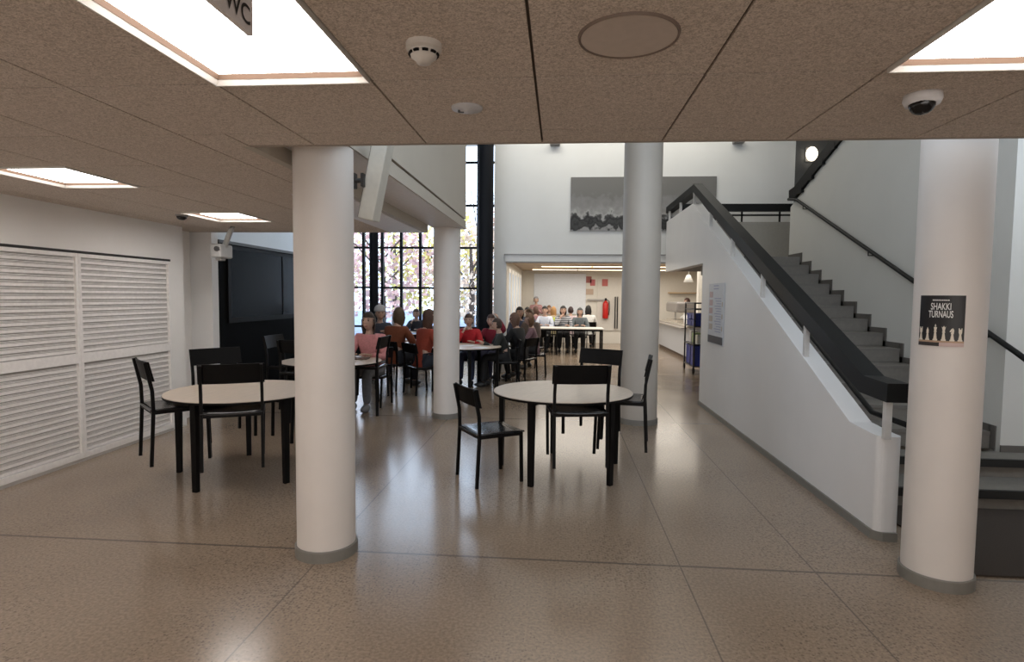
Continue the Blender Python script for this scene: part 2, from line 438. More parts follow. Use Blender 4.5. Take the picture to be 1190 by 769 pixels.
# ------------------------------------------------------------------ columns
def column(label, x, y, r, ztop, m, ring=True, n=64):
    o = obj('column', lathe(BM(), [(r, 0), (r, ztop)], n, (0, 0)), m, smooth=True, loc=(x, y, 0))
    setp(o, label, 'column')
    if ring:
        c = obj('base_ring', lathe(BM(), [(r+.002, .0), (r+.012, .0), (r+.012, .062), (r+.009, .068), (r+.002, .068)], n), SKIRT, o, smooth=False)
        c['label'] = 'grey skirting ring'
    return o
column('thick white round column at left in the foreground beside the left table', -1.43, 3.47, .176, 2.473, COLW)
column('white round column at right carrying the black chess poster', 2.18, 3.47, .172, 5.6, COLW)
column('white round column standing further back under the end of the gallery beam', -1.475, 7.57, .17, 2.473, COLW)
column('tall thick white round column behind the right table in front of the picture', 1.025, 7.57, .238, 5.6, mat('column_paint_shaded', (.46, .42, .37), .5, noise=.025, nscale=4))  # shade on this column's front is put into its darker paint
column('tall black round column where the window meets the white back wall', -1.496, 11.7, .155, 5.6, MUL, False)
column('slim black round column in front of the left part of the window', -3.78, 11.7, .09, 5.6, MUL, False)

# ------------------------------------------------------------------ stairs
XI, XR = 2.268, 3.80
RISE, RUN, Y1, NS = .1513, .355, 4.70, 15
pts = [(3.99, 0), (8.95, 0), (8.95, 2.118), (12.05, 2.118), (12.05, 3.12), (9.743, 3.118), (4.393, .713), (4.10, .70), (3.99, .70)]
bm = BM(); prism_x(bm, pts, 2.115, XI)
es = [e for e in bm.edges if abs(e.verts[0].co.y-e.verts[1].co.y) < 1e-4 and abs(e.verts[0].co.x-e.verts[1].co.x) < 1e-4 and e.verts[0].co.y < 4]
bmesh.ops.bevel(bm, geom=es, offset=.05, segments=5, affect='EDGES', profile=.5)
struct('wall_stair', bm, STAIRW)
bm = BM(); box(bm, 2.10, 2.118, 4.03, 8.95, 0, .06); box(bm, 2.155, XI-.02, 3.975, 3.992, 0, .06)
poly(bm, [(2.10, 4.03, 0), (2.155, 3.975, 0), (2.155, 3.975, .06), (2.10, 4.03, .06)]); poly(bm, [(2.10, 4.03, .06), (2.155, 3.975, .06), (2.155, 3.99, .06), (2.118, 4.03, .06)])
struct('baseboard_stair', bm, SKIRT)
st = thing('staircase', 'grey straight staircase rising to the upper landing behind the white parapet', 'staircase', (0, 0, 0))
for k in range(NS-1):
    y0 = Y1 + RUN*k; z1 = RISE*(k+1)
    xr = 5.6 if k < 2 else XR-.001
    bm = BM(); box(bm, XI+.002, xr, y0, min(y0+RUN+.04, 5.29 if k == 1 else 99), z1-RISE+.001 if k else 0.0, z1)
    s = obj('step', bm, GREYT, st)
    bm = BM(); box(bm, XI+.004, xr-.002, y0-(.03 if k < 2 else .008), y0+.0, z1-(.062 if k < 2 else .03), z1+.002)
    c = obj('nosing', bm, NOSE if k < 2 else mat('grey_nosing', (.15, .137, .12), .6), s)
bm = BM(); box(bm, XI+.002, 5.98, Y1+RUN*(NS-1), 11.75, 2.118, 2.27); obj('landing', bm, GREYT, st)
# stepped dark skirting along the right wall
bm = BM(); t = .092
for k in range(2, NS):
    y0 = Y1+RUN*k; z1 = RISE*(k+1)
    box(bm, XR-.012, XR, y0-.06, y0+.012, z1-RISE, z1+t-.03)
    if k < NS-1: box(bm, XR-.012, XR, y0, y0+RUN, z1, z1+t-.03)
box(bm, XR-.012, XR, Y1+RUN*(NS-1), 10.15, 2.27, 2.27+t-.03)
c = obj('stepped_skirting', bm, mat('skirt_dark', (.11, .10, .088), .6), st)
# right stair wall; its top follows the flight going up behind it
bm = BM(); prism_x(bm, [(5.30, 0), (10.16, 0), (10.16, 3.12), (9.95, 3.20), (8.4, 3.80), (4.7, 5.5), (5.3, 5.6)], XR, 3.98)
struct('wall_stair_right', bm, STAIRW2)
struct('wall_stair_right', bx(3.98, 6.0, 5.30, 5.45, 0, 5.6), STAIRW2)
bm = BM(); box(bm, 3.80, 5.6, 5.285, 5.302, .30, .36); struct('baseboard_stair_right', bm, MATS['skirt_dark'])
bm = BM(); box(bm, 4.30, 4.34, 5.28, 5.302, 2.10, 5.0); box(bm, 4.34, 5.6, 5.28, 5.302, 2.10, 2.13); struct('trim_10', bm, mat('groove', (.2, .19, .18), .6))
# band handrail on the parapet
def rail_band(bm, path, hw, hh):
    tube(bm, path, [(hw, hh)]*len(path), square=True)
hr = thing('handrail', 'broad black band handrail on short steel posts above the white stair wall', 'handrail', (2.185, 6.5, 1.5))
bm = BM(); rail_band(bm, [(0, 3.93-6.5, 1.000-1.5), (0, 4.26-6.5, 1.012-1.5), (0, 9.76-6.5, 3.38-1.5)], .07, .062); obj('rail', bm, RAILM, hr)
bm = BM(); rail_band(bm, [(0, 9.70-6.5, 3.365-1.5), (0, 12.15-6.5, 3.365-1.5)], .069, .058); obj('rail', bm, RAILM, hr)
for y in (3.97, 5.27, 6.41, 7.55, 8.66, 9.74, 10.83, 11.9):
    zt = .70 if y < 4.39 else (.713+(y-4.393)*.4495 if y < 9.743 else 3.118)
    bm = BM(); box(bm, -.06, -.02, y-6.5-.02, y-6.5+.02, zt-1.5-.01, zt-1.5+(.30 if y < 9 else .24))
    obj('post', bm, STEEL, hr)
hb = thing('handrail', 'thin round dark handrail on the inner side of the parapet, half hidden by the band', 'handrail', (2.40, 4.3, .74))
bm = BM(); tube(bm, [(0, -.25, 0), (0, .35, 0), (0, 5.3, 2.2)], .02, 10); obj('rail', bm, RAILM, hb, True)
for y, z in ((.1, 0), (1.6, .55), (3.6, 1.44)):
    bm = BM(); tube(bm, [(-.09, y, z-.06), (0, y, z-.06), (0, y, z)], .008, 6); obj('bracket', bm, RAILM, hb)
hc = thing('handrail', 'thin dark round handrail running up the white right-hand stair wall', 'handrail', (3.74, 5.1, 1.18))
bm = BM(); tube(bm, [(0, -.35, -.16), (0, 0, 0), (0, 4.67, 2.0), (0, 5.0, 2.06)], .024, 10); obj('rail', bm, RAILM, hc, True)
for y in (.4, 2.4, 4.4):
    bm = BM(); tube(bm, [(0, y, y*.428-.02), (0, y, y*.428-.07), (.062, y, y*.428-.07)], .008, 6); obj('bracket', bm, RAILM, hc)
# band rail of the upper flight
hd = thing('handrail', 'black stepped band handrail of the upper flight beside the small lit lamp', 'handrail', (3.79, 9.9, 3.25))
bm = BM(); rail_band(bm, [(0, .25, .06), (0, .02, .08), (0, -1.5, .60), (0, -3.6, 1.5)], .03, .085); obj('rail', bm, BLACK, hd)
for k in range(9):
    bm = BM()
    y = -.15-.36*k; z = .0+.40*(-y)*.95
    box(bm, -.035, .035, y-.11, y+.07, z-.03, z+.05)
    obj('step_plate', bm, BLACK, hd)
# landing balustrade
bl = thing('balustrade', 'landing balustrade with black top rail, thin bars and beige lower panel', 'balustrade', (3.6, 11.62, 2.27))
obj('panel', bx(-1.28, 1.6, -.02, .02, 0, .79), mat('balustrade_beige', (.33, .31, .27), .6), bl)
obj('top_rail', bx(-1.28, 1.6, -.05, .05, .99, 1.13), RAILM, bl)
obj('middle_bar', bx(-1.28, 1.6, -.012, .012, .905, .935), RAILM, bl)
for x in (-1.0, -.15, .55, 1.3): obj('post', bx(x-.015, x+.015, -.012, .012, .78, 1.0), RAILM, bl)
# thin dark brown patch laid on the floor at the stair foot
mt = obj('floor_surface', bx(2.42, 3.58, 3.52, 4.68, .001, .012, bev=.004), mat('patch_brown', (.035, .024, .017), .9, noise=.2, nscale=80))
setp(mt, 'dark brown flat patch on the floor at the foot of the stairs', 'mat')

# ------------------------------------------------------------------ lamps in the tiled ceiling
LP = emission('lamp_panel', (1, .95, .91), 18.0)
lamp_lab = {(-2, -1): 'large square recessed ceiling lamp at upper left beside the sign',
            (2, -1): 'square recessed ceiling lamp at upper right near the dome camera',
            (-6, 2): 'square recessed ceiling lamp above the slatted doors, nearer of the two on the left',
            (-6, 5): 'square recessed ceiling lamp at the far left beside the small black dome',
            (-6, -1): 'square recessed ceiling lamp at far left beyond the picture edge, nearest the slatted doors', (-6, -4): 'square recessed ceiling lamp far behind the viewpoint near the left wall',
            (-2, -4): 'square recessed ceiling lamp behind the viewpoint on the left', (2, -4): 'square recessed ceiling lamp behind the viewpoint on the right'}
for (i, j), lab in lamp_lab.items():
    x0, x1, y0, y1 = TX(i)+.004, TX(i+1)-.004, TY(j)+.004, TY(j+1)-.004
    c = ((x0+x1)/2, (y0+y1)/2, ZC); hx, hy = (x1-x0)/2, (y1-y0)/2
    L = thing('ceiling_lamp', lab, 'ceiling lamp', c, 0, 'square recessed ceiling lamps')
    # sloped white flange, dark shadow gap, then the luminous panel set up inside
    bm = BM(); f, q = .018, .030
    def ring(ha, hb, za, zb):
        A_ = [bm.verts.new((sx*(hx-ha), sy*(hy-ha), za)) for sx, sy in ((-1, -1), (1, -1), (1, 1), (-1, 1))]
        B_ = [bm.verts.new((sx*(hx-hb), sy*(hy-hb), zb)) for sx, sy in ((-1, -1), (1, -1), (1, 1), (-1, 1))]
        for k in range(4): bm.faces.new((A_[k], A_[(k+1) % 4], B_[(k+1) % 4], B_[k]))
    ring(0, 0, .06, -.012); ring(0, .004, -.012, -.012); ring(.004, f, -.010, .006); ring(f, 0, .006, .06)
    obj('frame', bm, LAMPW, L)
    bm = BM(); ring(f, f+.002, .0065, .0065); ring(f+.002, q, .0065, .028); ring(q, f, .028, .034); obj('shadow_gap', bm, mat('lamp_gap', (.14, .085, .055), .7), L)
    obj('light_panel', bx(-hx+q-.003, hx-q+.003, -hy+q-.003, hy-q+.003, .024, .034), LP, L)

# ------------------------------------------------------------------ ceiling fittings
t = thing('smoke_detector', 'small round white smoke detector with black slots on the ceiling', 'smoke detector', (-.435, 1.85, ZC))
obj('body', lathe(BM(), [(.0, 0), (.056, 0), (.056, -.018), (.046, -.024), (.046, -.03), (0, -.03)], 32), LAMPW, t)
bm = BM()
for k in range(10):
    a = 2*PI*k/10; c_, s_ = math.cos(a), math.sin(a)
    tube(bm, [((.044)*math.cos(a-.2), .044*math.sin(a-.2), -.033), (.0445*c_, .0445*s_, -.033), (.044*math.cos(a+.2), .044*math.sin(a+.2), -.033)], .005, 5)
obj('vent_slots', bm, BLACK, t)
obj('cap', lathe(BM(), [(.043, -.03), (.040, -.042), (.026, -.052), (.022, -.060), (0, -.061)], 32), LAMPW, t, True)
t = thing('presence_sensor', 'flat pale round sensor disc on the ceiling below the smoke detector', 'sensor', (-.397, 2.47, ZC))
obj('plate', lathe(BM(), [(0, 0), (.066, 0), (.064, -.008), (.03, -.012), (.028, -.018), (0, -.02)], 32), mat('sensor_grey', (.60, .60, .62), .4), t, True)
obj('lens', bx(-.038, -.012, -.008, .004, -.022, -.010, bev=.003), mat('lens_dark', (.08, .08, .08), .3), t)
t = thing('ceiling_speaker', 'large flat round speaker cover set in the ceiling tile', 'speaker', (.195, 1.83, ZC))
obj('cover', lathe(BM(), [(0, -.006), (.12, -.006), (.142, -.006), (.146, 0)], 64), mat('speaker_cover', (.60, .52, .455), .7), t)
obj('rim', lathe(BM(), [(.143, -.006), (.149, -.009), (.152, 0)], 64), mat('speaker_rim', (.20, .15, .12), .7), t)
t = thing('dome_camera', 'white ceiling camera with a black dome at upper right', 'camera', (1.375, 2.41, ZC))
obj('housing', lathe(BM(), [(0, 0), (.064, 0), (.066, -.02), (.058, -.038), (0, -.04)], 36), mat('camera_white', (.8, .8, .82), .3), t, True)
bm = BM(); sphere(bm, (-.008, -.012, -.04), (.045, .045, .038), 20, 12); obj('dome', bm, mat('camera_dome', (.004, .004, .005), .08), t, True)
t = thing('dome_camera', 'tiny black dome camera beside the far left ceiling lamp', 'camera', (-3.80, 5.65, ZC))
obj('housing', lathe(BM(), [(0, 0), (.06, 0), (.06, -.012), (.05, -.016), (0, -.016)], 24), mat('camera_grey', (.30, .29, .28), .4), t, True)
bm = BM(); sphere(bm, (0, 0, -.02), (.05, .05, .035), 16, 10); obj('dome', bm, MATS['camera_dome'], t, True)

# hanging sign
sg = thing('hanging_sign', 'grey hanging sign with white-lit lamp behind, lettered WC', 'sign', (-.70, 1.0, 2.28))
obj('plate', bx(-.006, .006, -.45, .297, -.103, .095), mat('sign_grey', (.85, .82, .83), .5), sg)
for y in (-.3, .15):
    bm = BM(); tube(bm, [(0, y, .09), (0, y, .107)], .004, 6); obj('hanger', bm, STEEL, sg)
bm = BM()
vs, fs = text_verts('WC', .058, align='RIGHT'); add_mapped(bm, vs, fs, lambda u, v: (.0075, .285+u, -.088+v))
obj('lettering', bm, mat('sign_letters', (.012, .012, .014), .5), sg)['label'] = 'dark lettering, lower line'
bm = BM()
vs, fs = text_verts('ar', .058, align='RIGHT'); add_mapped(bm, vs, fs, lambda u, v: (.0075, .285+u, -.024+v))
obj('lettering', bm, MATS['sign_letters'], sg)['label'] = 'dark lettering, upper line'

# loudspeaker on the left column
sp = thing('wall_speaker', 'slim tilted off-white loudspeaker box on a black bracket of the left column', 'speaker', (-1.165, 3.62, 2.30))
bm = BM(); box(bm, -.05, .05, -.04, .10, -.235, .27, bev=.008); o = obj('cabinet', bm, mat('speaker_white', (.56, .53, .46), .5), sp); o.rotation_euler = (math.radians(4), math.radians(13), 0)
bm = BM(); box(bm, -.052, -.046, -.036, .096, -.228, .263); o = obj('grille', bm, mat('speaker_grille', (.2, .18, .16), .7), sp); o.rotation_euler = (math.radians(4), math.radians(13), 0)
bm = BM(); box(bm, -.062, -.045, -.075, -.02, -.035, .045); tube(bm, [(-.105, -.06, .0), (-.052, -.05, .005)], .014, 8); box(bm, -.118, -.098, -.085, -.03, -.045, .045)
obj('bracket', bm, mat('bracket_dark', (.02, .017, .015), .5), sp)
pj = thing('projector', 'white projector-like box hanging from a slanted arm near the black wall', 'projector', (-3.90, 6.62, 2.385))
bm = BM(); tube(bm, [(.07, 0, 0), (.05, 0, -.04), (-.035, 0, -.24)], .03, 10); obj('arm', bm, mat('arm_grey', (.5, .5, .49), .4), pj, True)
bm = BM(); box(bm, -.145, -.01, -.12, .14, -.37, -.21, bev=.02); obj('body', bm, mat('projector_white', (.45, .45, .44), .4), pj)
bm = BM(); tube(bm, [(-.05, -.118, -.27), (-.05, -.14, -.27)], .03, 14); obj('lens', bm, MATS['lens_dark'], pj)
bm = BM(); box(bm, -.12, -.05, -.05, .05, -.40, -.365, bev=.008); obj('foot', bm, MATS['projector_white'], pj)

# ------------------------------------------------------------------ pictures and posters
o = obj('picture', bx(-1.455, 1.455, -.012, .012, 0, 1.09), picture_mat(), loc=(1.65, YB-.015, 2.95))
setp(o, 'wide black and white landscape photograph hung on the white back wall behind the tall column', 'picture')

# chess poster wrapped on the right column
cx_, cy_, rr_ = 2.18, 3.47, .172
a_view = math.atan2(-cy_, -cx_); a0 = a_view - math.radians(12.6)
def cyl(u, v, d=.003):     # u to the viewer's right, v up
    a = a0 + u/rr_
    return ((rr_+d)*math.cos(a), (rr_+d)*math.sin(a), v)
ps = thing('poster', 'black chess tournament poster with white letters wrapped round the right column', 'poster', (cx_, cy_, 1.49))
bm = BM(); W, H_ = .107, .137; n = 14
def patch(bm, u0, u1, v0, v1, d, mi=0, n=14):
    for k in range(n):
        a, b = u0+(u1-u0)*k/n, u0+(u1-u0)*(k+1)/n
        poly(bm, [cyl(a, v0, d), cyl(b, v0, d), cyl(b, v1, d), cyl(a, v1, d)], mi)
patch(bm, -W, W, -H_, H_, .003); obj('sheet', bm, mat('poster_black', (.008, .008, .010), .4), ps)
bm = BM()
for txt, sz, v, xs in (('SHAKKI', .052, .060, .52), ('TURNAUS', .052, .018, .47)):
    bm = bm or BM()
    vs, fs = text_verts(txt, sz, xs); add_mapped(bm, vs, fs, lambda u, vv, v=v: cyl(u, vv+v, .0045))
for k in range(9): patch(bm, -.038+k*.0085, -.032+k*.0085, .108, .115, .0045, n=1)
obj('lettering', bm, mat('poster_letters', (.75, .75, .74), .5), ps)['label'] = 'white lettering'
bm = BM()
patch(bm, -W, W, -.118, -.108, .004, 1); patch(bm, 0.0, W, -.138, -.118, .004, 2); patch(bm, -W, -.0, -.138, -.118, .004, 3)
def piece(u, h, kind):
    base, z0 = .012, -.108
    def P(pts, mi=0): poly(bm, [cyl(u+a*.9, z0+b*h, .0048) for a, b in pts], mi)
    P([(-base, 0), (base, 0), (base, .10), (-base, .10)]); P([(-base*.75, .10), (base*.75, .10), (base*.38, .55), (-base*.38, .55)])
    P([(-base*.65, .55), (base*.65, .55), (base*.55, .62), (-base*.55, .62)])
    if kind == 'pawn': P([(base*.55*math.cos(a), .76+.13*math.sin(a)) for a in [2*PI*q/10 for q in range(10)]])
    elif kind == 'rook': P([(-base*.7, .62), (base*.7, .62), (base*.75, 1), (base*.3, 1), (base*.3, .9), (-base*.3, .9), (-base*.3, 1), (-base*.75, 1)])
    elif kind == 'knight': P([(-base*.6, .62), (base*.6, .62), (base*.7, .85), (base*.2, 1.0), (-base*.5, .92), (-base*1.1, .74), (-base*.9, .68), (-base*.2, .74)])
    elif kind == 'bishop': P([(-base*.5, .62), (base*.5, .62), (base*.55, .78), (0, 1.0), (-base*.55, .78)])
    elif kind == 'queen': P([(-base*.4, .62), (base*.4, .62), (base*.8, .95), (base*.4, .88), (0, 1.0), (-base*.4, .88), (-base*.8, .95)])
    else:
        P([(-base*.4, .62), (base*.4, .62), (base*.7, .86), (-base*.7, .86)]); P([(-base*.12, .86), (base*.12, .86), (base*.12, 1.05), (-base*.12, 1.05)]); P([(-base*.35, .93), (base*.35, .93), (base*.35, .98), (-base*.35, .98)])
for u, h, k in ((-.092, .072, 'rook'), (-.056, .072, 'bishop'), (-.019, .085, 'king'), (.018, .082, 'queen'), (.055, .07, 'knight'), (.089, .07, 'rook')): piece(u, h, k)
obj('chess_pieces', bm, [mat('piece_white', (.72, .66, .56), .5), mat('board_cream', (.45, .30, .20), .5), mat('strip_pink', (.60, .45, .42), .5), mat('strip_dark', (.03, .025, .025), .5)], ps)
# pale poster on the stair wall
pw = thing('poster', 'tall pale poster with faint text and dark foot on the white stair wall', 'poster', (2.108, 8.10, 1.39))
obj('sheet', bx(-.006, .003, -.38, .38, -.41, .41), mat('poster_white', (.60, .62, .66), .5), pw)
bm = BM(); F = lambda y0, y1, z0, z1, mi: box(bm, -.009, -.006, y0, y1, z0, z1, mi)
F(-.37, .37, -.40, -.30, 0)
for k in range(5): F(.16, .33, .22-.11*k, .30-.11*k, 1 if k < 3 else 2)
for k in range(14): F(-.26, .06 - .1*((k*7) % 3)/2, .20-.034*k, .212-.034*k, 3)
F(-.12, .12, .33, .345, 3); F(-.12, .12, .37, .385, 3)
for k in range(3): F(-.34, -.30, .1-.16*k, .16-.16*k, 2)
obj('print', bm, [mat('print_dark', (.05, .055, .07), .5), mat('print_pink', (.50, .36, .36), .5), mat('print_tan', (.48, .42, .36), .5), mat('print_blue', (.33, .36, .50), .5)], pw)

# small wall lamps high on the back wall and by the stairs
def spot(x, label):
    t = thing('wall_spotlight', label, 'spotlight', (x, YB, 4.70))
    obj('housing', bx(-.10, .10, -.16, 0, -.03, .03, bev=.008), mat('spot_grey', (.20, .19, .18), .5), t)
    obj('light', bx(-.09, .09, -.15, -.02, .03, .034), emission('spot_glow', (1, .93, .8), 12), t)
spot(-.14, 'small grey wall spotlight high above the picture, left one'); spot(3.49, 'small grey wall spotlight high on the wall near the stairs, right one')
t = thing('wall_lamp', 'lit wall lamp glowing on the dark wall above the stair landing', 'lamp', (4.90, YB, 4.45))
obj('plate', bx(-.10, .10, -.03, 0, -.14, .14, bev=.01), MATS['spot_grey'], t)
bm = BM(); sphere(bm, (0, -.08, .0), (.11, .07, .14), 18, 12); obj('globe', bm, emission('globe_glow', (1, .9, .72), 5), t, True)

# ------------------------------------------------------------------ furniture
def make_chair(label, loc, rz, group):
    t = thing('chair', label, 'chair', loc, rz, group)
    w, zs = .215, .45
    for s in (-1, 1):
        bm = BM(); tube(bm, [(s*w, -.222, 0), (s*w, -.20, .44), (s*w, -.205, .60), (s*(w-.002), -.25, .825)], [(.0115, .0125)]*4, square=True); obj('leg', bm, BLACK, t)
        bm = BM(); tube(bm, [(s*(w-.01), .205, 0), (s*w, .19, .44)], [(.0115, .0125)]*2, square=True); obj('leg', bm, BLACK, t)
    bm = BM()
    box(bm, -w, w, .178, .20, .412, .438); box(bm, -w, w, -.21, -.188, .412, .438)
    for s in (-1, 1): box(bm, s*w-.011, s*w+.011, -.2, .19, .412, .438)
    obj('seat_frame', bm, BLACK, t)
    # slightly dished seat plate
    bm = BM(); nx, ny = 8, 6
    def sz(u, v): return zs - .010*(1-(2*u-1)**2)
    def grid(zoff):
        return [[bm.verts.new((-.222+.444*i/nx, -.215+.435*j/ny, sz(i/nx, j/ny)+zoff)) for i in range(nx+1)] for j in range(ny+1)]
    A, B = grid(0), grid(-.013)
    for j in range(ny):
        for i in range(nx):
            bm.faces.new((A[j][i], A[j][i+1], A[j+1][i+1], A[j+1][i])); bm.faces.new((B[j][i], B[j+1][i], B[j+1][i+1], B[j][i+1]))
    for i in range(nx):
        bm.faces.new((A[0][i], B[0][i], B[0][i+1], A[0][i+1])); bm.faces.new((A[ny][i], A[ny][i+1], B[ny][i+1], B[ny][i]))
    for j in range(ny):
        bm.faces.new((A[j][0], A[j+1][0], B[j+1][0], B[j][0])); bm.faces.new((A[j][nx], B[j][nx], B[j+1][nx], A[j+1][nx]))
    obj('seat', bm, SEATM, t, True)
    # curved backrest plate
    bm = BM(); n = 10; rows = []
    for z, yb in ((.675, -.215), (.83, -.251)):
        for d in (0, .014):
            rows.append([bm.verts.new((-.235+.47*i/n, yb+d-.022*(1-(2*i/n-1)**2)+.012, z)) for i in range(n+1)])
    a, b, c, d = rows     # a: low back, b: low front, c: high back, d: high front
    for i in range(n):
        for p, q in ((a, c), (b, d), (a, b), (c, d)): bm.faces.new((p[i], p[i+1], q[i+1], q[i]))
    for i in (0, n): bm.faces.new((a[i], b[i], d[i], c[i]))
    obj('backrest', bm, BLACKP, t)
    return t
CH = []
def chair(label, x, y, deg, lift=0, group=None):
    rz = math.radians(deg)
    if not CH: CH.append(make_chair(label, (x, y, lift), rz, group)); return CH[0]
    return dup(CH[0], (x, y, lift), rz, label, group)

def make_table(label, x, y, a0, r=.635, group=None):
    t = thing('round_table', label, 'table', (x, y, 0), math.radians(a0), group)
    obj('tabletop', lathe(BM(), [(0, .718), (r-.004, .718), (r, .722), (r, .738), (r-.003, .741), (0, .741)], 72), TOPM, t)
    o = obj('edge_band', lathe(BM(), [(r-.05, .7165), (r+.001, .7165), (r+.0025, .722), (r+.0025, .733), (r+.001, .735), (r-.004, .735)], 72), BLACK, t); o['label'] = 'dark edge'
    bm = BM()
    for k in range(5):
        a = 2*PI*k/5; c_, s_ = math.cos(a), math.sin(a); n_ = Vector((-s_, c_, 0))
        tube(bm, [(.05*c_, .05*s_, .702), ((r-.06)*c_, (r-.06)*s_, .702)], [(.022, .016)]*2, square=True)
    lathe(bm, [(0, .69), (.12, .69), (.12, .716), (0, .716)], 24)
    obj('underframe', bm, BLACK, t)
    for k in range(5):
        a = 2*PI*k/5; c_, s_ = math.cos(a), math.sin(a); q = r-.06
        bm = BM(); tube(bm, [(q*c_, q*s_, .716), (q*c_, q*s_, .5), ((q+.002)*c_, (q+.002)*s_, 0)], [(.027, .024), (.026, .022), (.022, .018)], square=True, up=(c_, s_, 0))
        obj('leg', bm, BLACK, t)
    return t
GT = 'round tables with pale tops'
TB = make_table('round pale-topped table at centre right in front of the tall column', .04, 5.36, -117, group=GT)
def table(label, x, y, a0, s=1.0):
    t = dup(TB, (x, y, 0), math.radians(a0), label, GT); t.scale = (s, s, 1); return t
table('round pale-topped table at left by the slatted doors', -2.80, 4.98, -100)
table('round pale-topped table behind the left column where the girl in pink sits', -2.95, 7.38, -60)
GH = 'black chairs hung on the round tables'; GF = 'black chairs standing on the floor'
LIFT = .232
chair('black chair hung on the near side of the centre right table, back towards us', .150, 4.86, 9.4, LIFT, GH)
chair('black chair hung on the right side of the centre right table, seen edge-on', .595, 5.43, 81, LIFT, GH)
chair('black chair hung on the far side of the centre right table', .33, 5.90, 152, LIFT, GH)
chair('black chair standing on the floor at the left of the centre right table, seat shining', -.59, 5.04, -58, 0, GF)
chair('black chair hung on the near side of the left table, back towards us', -2.61, 4.487, 26, LIFT, GH)
chair('black chair hung on the left side of the left table next to the slatted doors', -3.19, 4.60, -43, LIFT, GH)
chair('black chair hung on the far left side of the left table near the black wall', -3.20, 5.34, 230, LIFT, GH)
chair('black chair hung on the far right side of the left table behind the left column', -2.46, 5.41, 140, LIFT, GH)
chair('black chair hung on the right side of the pink girl\'s table', -2.52, 7.50, 90, LIFT, GH)
chair('black chair hung on the left side of the pink girl\'s table near the black wall', -3.50, 7.36, -92, LIFT, GH)
chair('black chair hung on the near side of the table behind the left column', -3.05, 6.83, -8, LIFT, GH)

table('round table crowded by people to the left of the middle column', -2.9, 10.6, 20)
table('round table strewn with papers to the right of the middle column', -1.62, 9.9, 0)
table('round table furthest back at the window', -3.5, 13.2, 40)

def pix(x, y, z): return (x, y, z)
def paper(x, y, deg, w, h, label, col='paper_white', z=.742, bent=False):
    bm = BM()
    if bent:
        for s in (-1, 1):
            poly(bm, [(0, -h/2, 0.006), (s*w/2, -h/2, .02), (s*w/2, h/2, .02), (0, h/2, .006)]); poly(bm, [(0, -h/2, 0), (s*w/2, -h/2, .0), (s*w/2, h/2, .0), (0, h/2, .0)])
            poly(bm, [(s*w/2, -h/2, .0), (s*w/2, h/2, .0), (s*w/2, h/2, .02), (s*w/2, -h/2, .02)])
    else: box(bm, -w/2, w/2, -h/2, h/2, 0, .004)
    o = obj('open_book' if bent else 'paper_sheet', bm, mat(col, {'paper_white': (.8, .8, .82), 'paper_blue': (.25, .42, .75), 'tray_brown': (.10, .06, .045)}[col], .6), loc=(x, y, z))
    o.rotation_euler = (0, 0, math.radians(deg)); setp(o, label, 'book' if bent else 'paper'); return o
paper(-1.85, 9.62, 12, .21, .297, 'white sheet of paper on the table right of the middle column, nearest us')
paper(-1.55, 10.0, -20, .21, .297, 'white sheet of paper lying in front of the person in the red sweater')
paper(-1.30, 9.62, 40, .21, .297, 'white sheet of paper beside the dark-jacketed person at the right table')
paper(-3.10, 10.85, -25, .42, .297, 'open white book on the table in front of the person in the beanie', bent=True)
paper(-2.70, 10.25, 15, .21, .297, 'pale sheet of paper in front of the person in the rust brown sweater')
paper(-3.35, 12.95, 5, .42, .297, 'blue sheet on the furthest table at the window', col='paper_blue')
o = obj('tray', bx(-.12, .12, -.09, .09, 0, .018, bev=.006), mat('tray_brown2', (.10, .06, .045), .5), loc=(-2.66, 7.60, .742)); setp(o, 'small dark brown tray on the table in front of the girl in pink', 'tray')

# ------------------------------------------------------------------ people
def skin_mesh(verts, edges, radii, lev=1, root=0):
    me = bpy.data.meshes.new('s'); me.from_pydata([tuple(v) for v in verts], edges, []); me.update()
    o = bpy.data.objects.new('s', me); COL.objects.link(o)
    o.modifiers.new('k', 'SKIN').use_smooth_shade = True
    sv = me.skin_vertices[0].data
    for i, r in enumerate(radii):
        sv[i].radius = (r, r) if not isinstance(r, tuple) else r
        sv[i].use_root = (i == root)
    s = o.modifiers.new('d', 'SUBSURF'); s.levels = lev; s.render_levels = lev
    dg = bpy.context.evaluated_depsgraph_get(); dg.update()
    out = bpy.data.meshes.new_from_object(o.evaluated_get(dg))
    bpy.data.objects.remove(o); bpy.data.meshes.remove(me)
    return out
SKINM = [mat('skin_fair', (.52, .33, .25), .5), mat('skin_tan', (.40, .24, .17), .5)]
EYE = mat('eye_dark', (.02, .016, .014), .2); LIP = mat('lip', (.36, .15, .13), .5)
